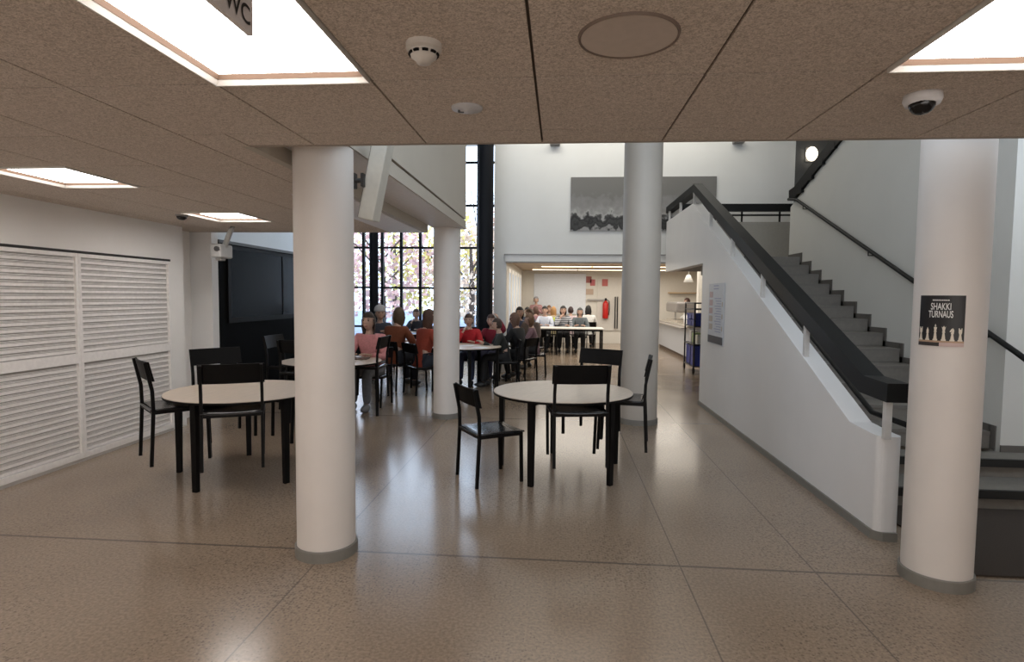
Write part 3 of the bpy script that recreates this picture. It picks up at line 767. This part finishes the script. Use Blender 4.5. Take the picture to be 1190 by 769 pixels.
def hand(bm, wrist, direction, side, curl=.35):
    d = Vector(direction).normalized(); up = Vector((0, 0, 1))
    if abs(d.z) > .9: up = Vector((0, 1, 0))
    s = d.cross(up).normalized(); t = s.cross(d).normalized()
    W = Vector(wrist)
    rows = []
    for q, (w, h) in ((-.01, (.022, .017)), (.03, (.034, .015)), (.075, (.038, .012))):
        c = W + d*q
        rows.append([bm.verts.new(c + s*a*w + t*b*h) for a, b in ((-1, -.6), (0, -1), (1, -.6), (1, .6), (0, 1), (-1, .6))])
    for a, b in zip(rows, rows[1:]):
        for j in range(6): bm.faces.new((a[j], a[(j+1) % 6], b[(j+1) % 6], b[j]))
    bm.faces.new(rows[-1]); bm.faces.new(rows[0][::-1])
    for k, (off, ln) in enumerate(((-.029, .062), (-.010, .072), (.010, .068), (.029, .052))):
        b0 = W + d*.070 + s*off
        b1 = b0 + (d*math.cos(curl*.5) - t*math.sin(curl*.5))*ln*.5
        b2 = b1 + (d*math.cos(curl*1.4) - t*math.sin(curl*1.4))*ln*.5
        tube(bm, [b0, b1, b2], [.0085, .008, .006], 6)
    b0 = W + d*.022 - s*side*.028; b1 = b0 + (d*.6 - s*side*.7).normalized()*.035; b2 = b1 + (d*.9 - s*side*.25).normalized()*.03
    tube(bm, [b0, b1, b2], [.011, .0095, .007], 6)
def mirror(sk): return sk
def person(label, loc, deg, pose='sit', s=1.0, seat=.45, lean=.06, arms=('table', 'table'), head_yaw=0, hair='short', hair_c=(.03, .02, .015),
           top=(.1, .1, .1), legs=(.05, .06, .09), shoe=(.03, .03, .03), skin=0, hat=None, group=None, stripes=False, vest=None):
    assert 4 <= len(label.split()) <= 16, label
    t = thing('person', label, 'person', loc, math.radians(deg), group)
    t.scale = (s, s, s)
    z0 = (seat/s - .45) if pose == 'sit' else 0
    if pose == 'sit':
        hipz = .535+z0
        H = {'hip': (0, 0, hipz), 'waist': (0, lean*.25-.01, hipz+.15), 'chest': (0, lean*.7, hipz+.32), 'neckb': (0, lean, hipz+.455), 'neck': (0, lean+.015, hipz+.52), 'skull': (0, lean+.03, hipz+.575)}
        LG = {}
        for sd in (-1, 1):
            LG[sd] = [(sd*.085, .03, hipz-.01), (sd*.10, .41, hipz-.015), (sd*.105, .40-.03*sd, .27), (sd*.11, .38-.05*sd, .085)]
    else:
        hipz = .86
        H = {'hip': (0, 0, hipz), 'waist': (0, lean*.25-.01, hipz+.16), 'chest': (0, lean*.7, hipz+.33), 'neckb': (0, lean, hipz+.47), 'neck': (0, lean+.015, hipz+.54), 'skull': (0, lean+.03, hipz+.595)}
        LG = {}
        for sd in (-1, 1): LG[sd] = [(sd*.085, 0, hipz-.05), (sd*.10, .02, .47), (sd*.10, .0, .28), (sd*.105, -.02, .085)]
    shz = H['neckb'][2]-.045
    A = {}
    tz = .775/s - 0.0
    for sd, kind in zip((-1, 1), arms):
        sh = (sd*.17, lean-.01, shz)
        if kind == 'table': el = (sd*.25, lean+.12, shz-.25); wr = (sd*.12, lean+.33, max(tz, shz-.30))
        elif kind == 'hold': el = (sd*.23, lean+.12, shz-.24); wr = (sd*.06, lean+.28, shz-.10)
        elif kind == 'raise': el = (sd*.30, lean+.10, shz+.05); wr = (sd*.16, lean+.10, shz+.28)
        elif kind == 'chin': el = (sd*.20, lean+.24, shz-.20); wr = (sd*.08, lean+.17, shz+.02)
        elif kind == 'down': el = (sd*.24, lean-.02, shz-.27); wr = (sd*.25, lean+.08, shz-.50)
        else: el = (sd*.25, lean+.05, shz-.25); wr = (sd*.20, lean+.24, shz-.36)
        A[sd] = [sh, el, wr]
    def build(parts, grow):
        V, E, R = [], [], []
        def add(p, r, prev=None):
            V.append(p); R.append(r); 
            if prev is not None: E.append((prev, len(V)-1))
            return len(V)-1
        hip = add(H['hip'], .115+grow)
        if 'torso' in parts:
            if 'sleeve' in parts: add((0, .0, hipz-.07), .112+grow, hip)
            w_ = add(H['waist'], .108+grow, hip); c_ = add(H['chest'], .118+grow, w_); nb = add(H['neckb'], .062+grow*.8, c_)
            if 'neck' in parts:
                n_ = add(H['neck'], .047, nb); add(H['skull'], .055, n_)
            for sd in (-1, 1):
                a = add(A[sd][0], .056+grow, c_); b = add(A[sd][1], .042+grow, a)
                wr = Vector(A[sd][2]); el = Vector(A[sd][1])
                if 'sleeve' in parts: wr = el.lerp(wr, .93)
                add(tuple(wr), .027+grow*.9, b)
        if 'legs' in parts:
            for sd in (-1, 1):
                p = hip
                for q, r in zip(LG[sd], (.086, .060, .052, .036)): p = add(q, r+grow, p)
        return skin_mesh(V, E, R)
    # body: torso, limbs, head, hands in one mesh
    bm = BM(); me = build(('torso', 'neck', 'legs'), 0); bm.from_mesh(me); bpy.data.meshes.remove(me)
    hc = Vector(H['skull']) + Vector((0, .018, .055)); ry = Matrix.Rotation(math.radians(head_yaw), 3, 'Z')
    hs = BM()
    def hf(q):
        if q.z < 0: q = Vector((q.x*(1-.30*q.z*q.z), q.y*(1-.12*q.z*q.z), q.z))
        return q
    sphere(hs, (0, 0, 0), (.076, .094, .116), 18, 12, 0, hf)
    hv = [hs.verts.new(p) for p in ((0, .092, .028), (-.014, .086, -.026), (.014, .086, -.026), (0, .116, -.022))]
    for q in ((0, 1, 3), (0, 3, 2), (1, 2, 3)): hs.faces.new([hv[k] for k in q])
    for sd in (-1, 1):
        sphere(hs, (sd*.030, .080, .014), (.013, .009, .008), 8, 6, 1); sphere(hs, (sd*.077, -.004, -.004), (.012, .022, .032), 8, 6, 0)
        sphere(hs, (sd*.030, .083, .034), (.018, .006, .004), 8, 5, 3)
    sphere(hs, (0, .080, -.058), (.024, .010, .008), 8, 6, 2)
    tmp = bpy.data.meshes.new('h'); hs.to_mesh(tmp); hs.free()
    nb = len(bm.verts); bm.from_mesh(tmp); bpy.data.meshes.remove(tmp); bm.verts.ensure_lookup_table()
    for v in bm.verts[nb:]: v.co = ry @ v.co + hc
    for sd in (-1, 1): hand(bm, A[sd][2], Vector(A[sd][2])-Vector(A[sd][1]), sd, .35 if arms[0] == 'table' else .9)
    hm = mat('hair_%02d%02d%02d' % tuple(int(c*99) for c in hair_c), hair_c, .6, noise=.2, nscale=60)
    obj('body', bm, [SKINM[skin], EYE, LIP, hm], t, True)
    key = lambda c: '%02d%02d%02d' % tuple(int(x*99) for x in c)
    me = build(('torso', 'sleeve'), .016); b2 = BM(); b2.from_mesh(me); bpy.data.meshes.remove(me)
    tm = [mat('cloth_'+key(top), top, .85, noise=.12, nscale=40)]
    if stripes:
        tm = [stripe_mat()]
    o = obj('top_garment', b2, tm, t, True)
    if vest:
        V = [H['hip'], H['waist'], H['chest'], (H['neckb'][0], H['neckb'][1], H['neckb'][2]-.03)]
        me = skin_mesh(V, [(0, 1), (1, 2), (2, 3)], [.165, .158, .172, .12]); b3 = BM(); b3.from_mesh(me); bpy.data.meshes.remove(me)
        obj('vest', b3, mat('cloth_'+key(vest), vest, .8, noise=.1), t, True)
    me = build(('legs',), .014); b2 = BM(); b2.from_mesh(me); bpy.data.meshes.remove(me)
    obj('trousers', b2, mat('cloth_'+key(legs), legs, .85, noise=.15, nscale=40), t, True)
    for sd in (-1, 1):
        ax, ay, az = LG[sd][3]
        b2 = BM(); sphere(b2, (ax, ay+.06, .045), (.045, .125, .055), 12, 8, 0, lambda q: Vector((q.x, q.y, max(q.z, -.8) if q.y < .2 else max(-.8, q.z*(1-.4*q.y)))))
        obj('shoe', b2, mat('shoe_'+key(shoe), shoe, .5), t, True)
    # hair
    hb_ = BM(); L = {'short': 1.0, 'long': 2.5, 'bob': 1.55, 'bun': 1.0}[hair]
    def hf2(q):
        x_, y_, z_ = q
        if z_ < 0 and L > 1:
            k_ = min(1, -z_/.25); y_ = y_ if y_ < -.45 else y_*(1-k_) + k_*(-.45 + .50*(abs(x_) > .55)); z_ *= L; x_ *= 1.12
        return Vector((x_, y_-.06, z_+.04))
    sphere(hb_, (0, 0, 0), (.088, .104, .126), 22, 16, 0, hf2)
    kill = []
    for f in hb_.faces:
        c = f.calc_center_median()
        if (c.y > .045 or max(v.co.y for v in f.verts) > .03) and c.z < .062 and abs(c.x) < .080: kill.append(f)
        elif c.y > .0 and c.z < .02 and hair in ('short', 'bun'): kill.append(f)
        elif L == 1.0 and c.z < -.065: kill.append(f)
    bmesh.ops.delete(hb_, geom=kill, context='FACES')
    if hair == 'bun': sphere(hb_, (0, -.10, .10), .045, 12, 8)
    rnd = random.Random(len(label))
    for v in hb_.verts:
        v.co += v.co.normalized()*rnd.uniform(-.004, .006); v.co = ry @ v.co + hc
    o = obj('hair', hb_, hm, t, True)
    if hat:
        b2 = BM(); lathe(b2, [(.100, 0), (.106, .01), (.104, .04), (.099, .045), (.094, .07), (.07, .10), (.03, .115), (0, .117)], 24); sphere(b2, (0, 0, .122), .022, 10, 7)
        for v in b2.verts: v.co = ry @ (v.co + Vector((0, -.01, .045))) + hc
        obj('beanie', b2, mat('hat_'+key(hat), hat, .9, noise=.2, nscale=80), t, True)
    return t

def seated(label, x, y, deg, chair_label, **k):
    p = person(label, (x, y, 0), deg, **k)
    a = math.radians(deg)
    chair(chair_label, x + .02*math.sin(a), y - .02*math.cos(a), deg, 0, GF)
    return p
# facing 180 = towards the camera
seated('seated girl in a pink sweater with long dark hair beside the left column', -2.70, 8.24, 176, 'black chair under the girl in the pink sweater', s=1.08, seat=.45, hair='long', hair_c=(.035, .02, .014), top=(.60, .25, .25), legs=(.14, .14, .15), shoe=(.16, .16, .17), arms=('table', 'table'))
seated('seated person in a pale knitted beanie and dark scarf behind the girl in pink', -3.52, 11.22, 205, 'black chair under the person in the beanie', s=1.1, hair='short', hair_c=(.05, .04, .03), top=(.035, .037, .05), legs=(.03, .03, .04), hat=(.42, .40, .40), arms=('hold', 'table'), skin=1)
seated('seated person in a rust brown sweater, side view, left of the middle column', -2.80, 9.78, -22, 'black chair under the person in the rust brown sweater', s=1.12, hair='bob', hair_c=(.10, .065, .035), top=(.20, .055, .022), legs=(.02, .022, .03), arms=('table', 'table'), head_yaw=25)
seated('seated person in an orange-red jacket seen from behind beside the middle column', -2.22, 9.40, -48, 'black chair under the person in the orange-red jacket', s=1.1, hair='long', hair_c=(.08, .035, .02), top=(.33, .055, .03), legs=(.03, .035, .05), arms=('table', 'table'))
seated('seated child in a dark top facing us at the furthest window table', -3.45, 14.0, 180, 'black chair under the child at the furthest window table', s=.98, hair='short', hair_c=(.08, .035, .025), top=(.025, .03, .04), legs=(.03, .03, .05), arms=('table', 'chin'))
seated('seated grey-haired person at the right end of the furthest window table', -2.74, 13.5, 112, 'black chair under the grey-haired person', s=1.05, hair='short', hair_c=(.22, .20, .20), top=(.20, .21, .26), legs=(.03, .03, .05), arms=('table', 'table'))
seated('seated person in a bright red sweater facing us right of the middle column', -1.66, 10.74, 180, 'black chair under the person in the bright red sweater', s=.98, hair='short', hair_c=(.06, .028, .02), top=(.42, .012, .018), legs=(.04, .05, .10), arms=('table', 'chin'))
seated('seated person in a dark red top with one raised arm next to the black column', -1.26, 11.08, 165, 'black chair under the person raising an arm', s=.96, hair='short', hair_c=(.05, .02, .015), top=(.22, .015, .03), legs=(.03, .03, .06), arms=('raise', 'table'))
seated('seated child in a dark grey hooded jacket seen from behind right of the middle column', -.96, 10.35, 100, 'black chair under the child in the dark grey jacket', s=.9, hair='short', hair_c=(.04, .022, .015), top=(.022, .025, .024), legs=(.02, .02, .022), arms=('table', 'table'), lean=.12)
seated('seated person in a black jacket with brown-grey hair, second from the black column', -.72, 10.95, 62, 'black chair under the person in the black jacket', s=1.0, hair='bob', hair_c=(.14, .075, .05), top=(.012, .012, .013), legs=(.015, .015, .018), arms=('table', 'table'), lean=.1)
seated('seated person in a dusty pink patterned scarf top behind the black jacket', -.50, 11.75, 90, 'black chair under the person in the dusty pink top', s=.95, hair='bob', hair_c=(.16, .085, .045), top=(.20, .115, .13), legs=(.02, .02, .03), arms=('table', 'table'))
seated('seated person with black bobbed hair at the left edge of the dining room opening', -.96, 13.7, 200, 'black chair at the left edge of the dining room opening', s=1.08, hair='bob', hair_c=(.01, .009, .009), top=(.09, .10, .16), legs=(.02, .02, .03), arms=('lap', 'lap'))
seated('seated person with brown hair just inside the dining room opening', -.62, 13.3, 150, 'black chair just inside the dining room opening', s=1.04, hair='short', hair_c=(.11, .06, .03), top=(.16, .12, .10), legs=(.02, .02, .03), arms=('lap', 'lap'))

# long dining tables
def long_table(label, x0, x1, y0, y1):
    t = thing('long_table', label, 'table', ((x0+x1)/2, (y0+y1)/2, 0), 0, 'long dining tables'); hx, hy = (x1-x0)/2, (y1-y0)/2
    obj('tabletop', bx(-hx, hx, -hy, hy, .712, .742, bev=.004), mat('dining_top', (.72, .69, .64), .4), t)
    obj('apron', bx(-hx+.04, hx-.04, -hy+.04, hy-.04, .66, .711), BLACK, t)
    for x in (-hx+.05, -.1, .0+.02, hx-.05):
        if abs(x) < .06: continue
        for y in (-hy+.05, hy-.05): obj('leg', bx(x-.022, x+.022, y-.022, y+.022, 0, .70), BLACK, t)
    return t
long_table('long pale dining table nearest the opening of the dining room', -1.15, 1.22, 16.05, 16.85)
long_table('long pale dining table further back in the dining room', -1.15, 1.15, 18.75, 19.45)
DARKT = (.02, .02, .03)
PP = [(-.94, 17.27, 180, 'person in a navy top with black hair, leftmost behind the near long table', 'navy top', dict(hair='short', hair_c=(.008, .008, .009), top=(.05, .06, .09))),
      (-.42, 17.27, 176, 'person in a white shirt with dark hair behind the near long table', 'white shirt', dict(hair='short', hair_c=(.012, .01, .01), top=(.66, .70, .80), s=1.04)),
      (.10, 17.27, 184, 'person in a grey striped shirt with black hair behind the near long table', 'grey striped shirt', dict(hair='bob', hair_c=(.008, .008, .008), top=(.16, .17, .19), stripes=True, s=1.06, arms=('table', 'chin'))),
      (.60, 17.27, 178, 'person in a dark grey hooded jacket behind the near long table', 'dark grey hooded jacket', dict(hair='bob', hair_c=(.05, .055, .055), top=(.12, .14, .15))),
      (-.75, 18.40, 0, 'person in a muted rose top with brown hair, back turned, in dining room', 'muted rose top', dict(hair='bob', hair_c=(.10, .05, .035), top=(.34, .18, .19))),
      (-.19, 18.40, 0, 'person in a yellow-green vest with blond hair, back turned, in dining room', 'yellow-green vest', dict(hair='long', hair_c=(.45, .24, .09), top=(.5, .42, .25), vest=(.42, .50, .06))),
      (.35, 18.40, 0, 'person in a pale pink top with dark hair, back turned, in dining room', 'pale pink top', dict(hair='short', hair_c=(.03, .012, .012), top=(.60, .46, .48))),
      (.90, 18.40, 0, 'person in a white top with long black hair, back turned, in dining room', 'white top', dict(hair='long', hair_c=(.008, .007, .007), top=(.70, .69, .66), s=1.06)),
      (-.35, 19.85, 180, 'person in a grey-brown top with light brown hair at the further long table', 'grey-brown top', dict(hair='bob', hair_c=(.17, .09, .05), top=(.22, .19, .17), s=1.02))]
for x, y, d, lab, short, k in PP:
    seated('seated ' + lab, x, y, d, 'black chair under the person in the ' + short + ' in the dining room', legs=DARKT, **k)
person('standing grey-haired person in a rose cardigan at the back of the dining room', (-.80, 20.05, 0), 180, pose='stand', s=.98, hair='short', hair_c=(.25, .24, .25), top=(.42, .24, .24), legs=(.05, .05, .07), arms=('hold', 'down'))
# fittings of the dining room
o = obj('projection_screen', bx(-.9, .9, -.02, 0, 0, 1.40), mat('screen_white', (.74, .78, .84), .6), loc=(0, 20.495, 1.0)); setp(o, 'big pale projection screen on the dining room far wall', 'screen')
t = thing('fire_extinguisher', 'red fire extinguisher hanging on the dining room far wall', 'fire extinguisher', (1.58, 20.38, .86))
RED = mat('extinguisher_red', (.55, .02, .015), .3)
obj('cylinder', lathe(BM(), [(0, 0), (.09, .005), (.1, .03), (.1, .50), (.08, .56), (.035, .60), (.03, .63), (0, .63)], 20), RED, t, True)
bm = BM(); box(bm, -.03, .03, -.03, .03, .63, .69); box(bm, -.02, .02, -.12, .02, .69, .71); obj('valve', bm, BLACK, t)
bm = BM(); tube(bm, [(.03, 0, .66), (.12, -.02, .60), (.13, -.02, .3), (.11, -.02, .12)], .014, 8); obj('hose', bm, BLACK, t, True)
obj('bracket', bx(-.05, .05, .08, .12, .2, .5), BLACK, t)
d = bpy.data.objects.new('door_4', None); COL.objects.link(d); d['kind'] = 'structure'
obj('leaf', bx(1.30, 2.15, 20.46, 20.5, .45, 2.3), mat('door_cream', (.66, .63, .58), .5), d)
bm = BM()
for x in (1.91, 1.99): tube(bm, [(x, 20.40, .52), (x, 20.40, 1.62)], .018, 8)
for x in (1.91, 1.99):
    for z in (.55, .75, .95, 1.15, 1.35, 1.58): tube(bm, [(x, 20.40, z), (x, 20.47, z)], .012, 6)
obj('pull_handle', bm, BLACK, d)
def notice(x, z, w, h, c, lab):
    o = obj('notice', bx(-w/2, w/2, -.012, 0, -h/2, h/2), mat('notice_%d' % int(c[0]*99+c[1]*9+x*7), c, .6), loc=(x, 20.498 if x < 1.3 else 20.455, z)); setp(o, lab, 'notice')
notice(.98, 2.20, .22, .22, (.34, .11, .10), 'red notice high on the dining room far wall beside the screen, uppermost left')
notice(1.13, 2.10, .17, .22, (.48, .13, .14), 'red notice on the dining room far wall just right of and below the uppermost one')
notice(1.55, 2.10, .20, .24, (.50, .14, .13), 'red notice above the fire extinguisher')
notice(1.02, 1.78, .28, .20, (.50, .38, .30), 'tan notice below the two red ones beside the screen')
o = obj('wall_rail', bx(-.35, .25, -.06, 0, 0, .05), mat('rail_grey2', (.35, .34, .33), .5), loc=(1.30, 20.45, 1.48)); setp(o, 'short grey rail on the wall left of the fire extinguisher', 'rail')
LL = emission('strip_glow', (1, .78, .50), 7)
for k, (y, x0, x1) in enumerate(((14.6, -.9, 4.9), (16.9, -.55, 4.9), (18.9, -.9, 4.9))):
    t = thing('strip_light', ('nearest', 'middle', 'furthest')[k] + ' long warm strip light on the wooden dining room ceiling', 'ceiling lamp', ((x0+x1)/2, y, 2.499), 0, 'warm strip lights in the dining room')
    hx = (x1-x0)/2
    bm = BM(); box(bm, -hx, hx, -.06, .06, -.03, 0); obj('housing', bm, mat('strip_housing', (.45, .36, .27), .5), t)
    bm = BM()
    q = -hx+.02
    while q < hx-.1: box(bm, q, min(q+1.42, hx-.02), -.045, .045, -.045, -.031); q += 1.46
    obj('tube_cover', bm, LL, t)
# loudspeaker-like clock on the jamb
o = obj('light_switch', bx(-.0, .015, -.05, .05, -.08, .08, bev=.004), mat('switch_grey', (.45, .42, .38), .5), loc=(-1.30, 13.2, 1.75)); setp(o, 'small grey switch plate on the dining room jamb wall', 'switch')

# serving counter
ct = thing('serving_counter', 'grey-fronted serving counter with steel top behind the tall column', 'counter', (3.25, 16.9, 0))
obj('body', bx(0, .8, -2.0, 2.6, .10, .86), mat('counter_grey', (.50, .52, .56), .4), ct)
obj('plinth', bx(.04, .78, -1.98, 2.58, 0, .10), mat('plinth_brown', (.11, .075, .055), .6), ct)
obj('worktop', bx(-.08, .85, -2.05, 2.65, .86, .90, bev=.006), mat('counter_steel', (.60, .56, .50), .25, metal=.7), ct)
obj('tray_rail', bx(-.22, -.08, -2.0, 2.6, .83, .855), mat('counter_rail', (.40, .37, .35), .3, metal=.5), ct)
t = thing('food_display', 'steel heated food display cabinet on the serving counter', 'display', (3.35, 17.6, .90))
obj('shelf', bx(0, .6, -.6, 1.1, 0, .06), MATS['counter_steel'], t)
for y in (-.55, 1.05): obj('post', bx(.25, .29, y, y+.04, .06, .30), STEEL, t)
obj('hood', bx(-.02, .6, -.62, 1.12, .28, .58, bev=.05), mat('hood_grey', (.27, .25, .24), .35, metal=.4), t)
for k in range(4):
    o = obj('plate_stack', lathe(BM(), [(0, 0), (.07, 0), (.11, .02), (.115, .16+.02*k), (.10, .165+.02*k), (0, .15)], 24), mat('china_white', (.75, .75, .76), .2), smooth=True, loc=(3.42+.04*(k % 2), 14.98+.38*k, .90))
    setp(o, 'stack of white plates on the serving counter, %s from the near end' % ('first', 'second', 'third', 'fourth')[k], 'plates', 'plate stacks on the serving counter')
person('kitchen worker with long dark hair in a white coat leaning over the serving counter', (4.32, 19.4, 0), 90, pose='stand', s=.98, lean=.16, hair='bob', hair_c=(.05, .02, .014), top=(.70, .70, .68), legs=(.5, .5, .5), arms=('lap', 'lap'))
t = thing('pendant_lamp', 'white cone pendant lamp over the serving counter', 'lamp', (3.42, 16.0, 2.12))
bm = BM(); tube(bm, [(0, 0, .09), (0, 0, .375)], .008, 6); obj('cord', bm, STEEL, t)
obj('shade', lathe(BM(), [(.02, .10), (.05, .09), (.13, -.10), (.125, -.10), (.045, .08), (.0, .085)], 24), mat('shade_white', (.8, .78, .74), .4), t, True)
bm = BM(); sphere(bm, (0, 0, -.03), .045, 12, 8); obj('bulb', bm, emission('bulb_glow', (1, .85, .65), 12), t, True)
struct('wall_kitchen_post', bx(3.62, 3.82, 15.7, 15.9, .90, 2.5), MATS['cream_wall2'])
o = obj('wall_shelf', bx(-.5, .5, -.25, 0, 0, .04), mat('shelf_wood', (.5, .36, .22), .5), loc=(4.2, 20.5, 1.75)); setp(o, 'small wooden shelf on the kitchen far wall', 'shelf')

# trolley with blue crates
tr = thing('trolley', 'tall dark wheeled rack trolley holding blue crates beside the stair wall', 'trolley', (3.02, 12.95, 0))
FR = mat('trolley_frame', (.03, .032, .04), .4)
for sx in (-.2, .2):
    for sy in (-.45, .45):
        o = obj('post', bx(sx-.015, sx+.015, sy-.015, sy+.015, .14, 1.50), FR, tr)
        b2 = BM(); tube(b2, [(sx-.014, sy, .07), (sx+.014, sy, .07)], .07, 14); c = obj('wheel', b2, BLACK, tr)
for z in (.16, .62, 1.0, 1.36, 1.49):
    bm = BM()
    for sx in (-.2, .2): box(bm, sx-.012, sx+.012, -.45, .45, z-.012, z+.012)
    for sy in (-.45, .45): box(bm, -.2, .2, sy-.012, sy+.012, z-.012, z+.012)
    if z < 1.2: box(bm, -.19, .19, -.44, .44, z-.006, z+.002)
    obj('shelf', bm, FR, tr)
BLUE = mat('crate_blue', (.03, .05, .30), .4)
def crate(y, z, h, lab):
    bm = BM(); w, l = .17, .2
    box(bm, -w, w, -l, l, 0, .012); box(bm, -w, -w+.012, -l, l, 0, h); box(bm, w-.012, w, -l, l, 0, h); box(bm, -w, w, -l, -l+.012, 0, h); box(bm, -w, w, l-.012, l, 0, h)
    o = obj('crate', bm, BLUE, loc=(3.02, 12.95+y, z)); setp(o, lab, 'crate', 'blue crates on the trolley')
    b2 = BM(); box(b2, -w-.01, w+.01, -l-.01, -l, h-.03, h); box(b2, -w-.01, w+.01, l, l+.01, h-.03, h); box(b2, -w-.01, -w, -l, l, h-.03, h); box(b2, w, w+.01, -l, l, h-.03, h); obj('rim', b2, BLUE, o)
for z, h, n in ((.163, .42, 'bottom'), (1.003, .13, 'upper')):
    crate(-.22, z, h, 'blue crate on the %s shelf of the trolley, nearer one' % n); crate(.22, z, h, 'blue crate on the %s shelf of the trolley, further one' % n)
crate(-.22, 1.14, .13, 'blue crate stacked on top of the nearer upper one on the trolley'); crate(.22, 1.14, .13, 'blue crate stacked on top of the further upper one on the trolley')
for k in range(3):
    o = obj('box', bx(-.08, .08, -.1, .1, 0, .2+.03*k, bev=.01), mat('tub_%d' % k, ((.6, .6, .55), (.35, .45, .2), (.65, .62, .6))[k], .4), loc=(2.98, 12.65+.3*k, .622)); setp(o, ('pale tub on the middle shelf of the trolley, nearest', 'green tub on the middle shelf of the trolley', 'white tub on the middle shelf of the trolley, furthest')[k], 'tub')

# ------------------------------------------------------------------ trees outside
TRK = mat('bark', (.10, .075, .06), .9)
def tree(x, y, h, r, c, lab, seed):
    t = thing('tree', lab, 'tree', (x, y, -.05), 0, 'autumn trees outside the window')
    rnd = random.Random(seed)
    bm = BM(); tube(bm, [(0, 0, 0), (.05, 0, h*.4), (-.05, .05, h*.8)], [.16, .11, .05], 8)
    for k in range(5):
        a = rnd.uniform(0, 6.28); z = h*rnd.uniform(.35, .6); tube(bm, [(0, 0, z), (math.cos(a)*r*.6, math.sin(a)*r*.6, z+h*.25)], [.05, .02], 6)
    obj('trunk', bm, TRK, t)
    bm = BM()
    for k in range(1100):
        a = rnd.uniform(0, 6.28); b = rnd.uniform(-1, 1); q = rnd.uniform(.4, 1)**.5
        c0 = Vector((math.cos(a)*math.sqrt(1-b*b)*r*q, math.sin(a)*math.sqrt(1-b*b)*r*q, h*.54+b*h*.45*q))
        n = Vector((rnd.uniform(-1, 1), rnd.uniform(-1, 1), rnd.uniform(-1, 1))).normalized(); u = n.orthogonal().normalized()*rnd.uniform(.07, .16); v = n.cross(u)
        poly(bm, [c0+u, c0+v*.8, c0-u, c0-v*.8])
    o = obj('foliage', bm, mat('leaf_%d' % seed, c, .8, noise=.25, nscale=2), t)
tree(-7.4, 24, 5.5, 2.2, (.76, .52, .48), 'pinkish red tree outside at the left of the window', 1)
tree(-5.6, 27, 6.0, 2.4, (.80, .70, .26), 'bright yellow tree outside the middle of the window', 2)
tree(-8.6, 30, 6.5, 2.6, (.78, .68, .32), 'yellow tree outside furthest to the left', 3)
tree(-3.8, 25, 5.0, 1.9, (.80, .64, .50), 'orange-pink tree outside right of the yellow tree', 4)
tree(-4.6, 33, 8.0, 2.6, (.74, .73, .70), 'tall greyish bare tree outside behind the yellow tree', 5)
tree(-2.6, 28, 6.0, 1.6, (.78, .56, .47), 'salmon coloured tree outside behind the black column', 6)

# ------------------------------------------------------------------ light
w = bpy.data.worlds.new('world'); SC.world = w; w.use_nodes = True
bg = w.node_tree.nodes['Background']; bg.inputs['Color'].default_value = (.76, .87, 1, 1); bg.inputs['Strength'].default_value = 4.6
def area(name, loc, sx, sy, power, color, rot=(0, 0, 0)):
    l = bpy.data.lights.new(name, 'AREA'); l.shape = 'RECTANGLE'; l.size = sx; l.size_y = sy; l.energy = power; l.color = color
    o = bpy.data.objects.new(name, l); COL.objects.link(o); o.location = loc; o.rotation_euler = rot; return o
area('atrium_fill', (.6, 10.3, 5.55), 4.5, 2.5, 65, (1, .95, .86))  # added fill under the roof, stands for no visible lamp
area('window_daylight', (-3.7, YW-.3, 3.0), 4.2, 4.6, 95, (.62, .78, 1), (math.radians(-90), 0, 0))
area('wall_wash_light', (1.2, 11.2, 5.5), 5, .4, 45, (1, .95, .84), (math.radians(30), 0, 0))
area('dining_light', (1.5, 16.6, 2.4), 5, 6, 300, (1, .95, .86))
area('lobby_fill', (0, -4.6, 1.2), 8, 2.0, 150, (1, .93, .87), (math.radians(98), 0, 0))  # added fill from behind the camera, no lamp stands there
SC.view_settings.view_transform = 'Standard'; SC.view_settings.look = 'None'; SC.view_settings.exposure = -.5
SC.cycles.max_bounces = 8
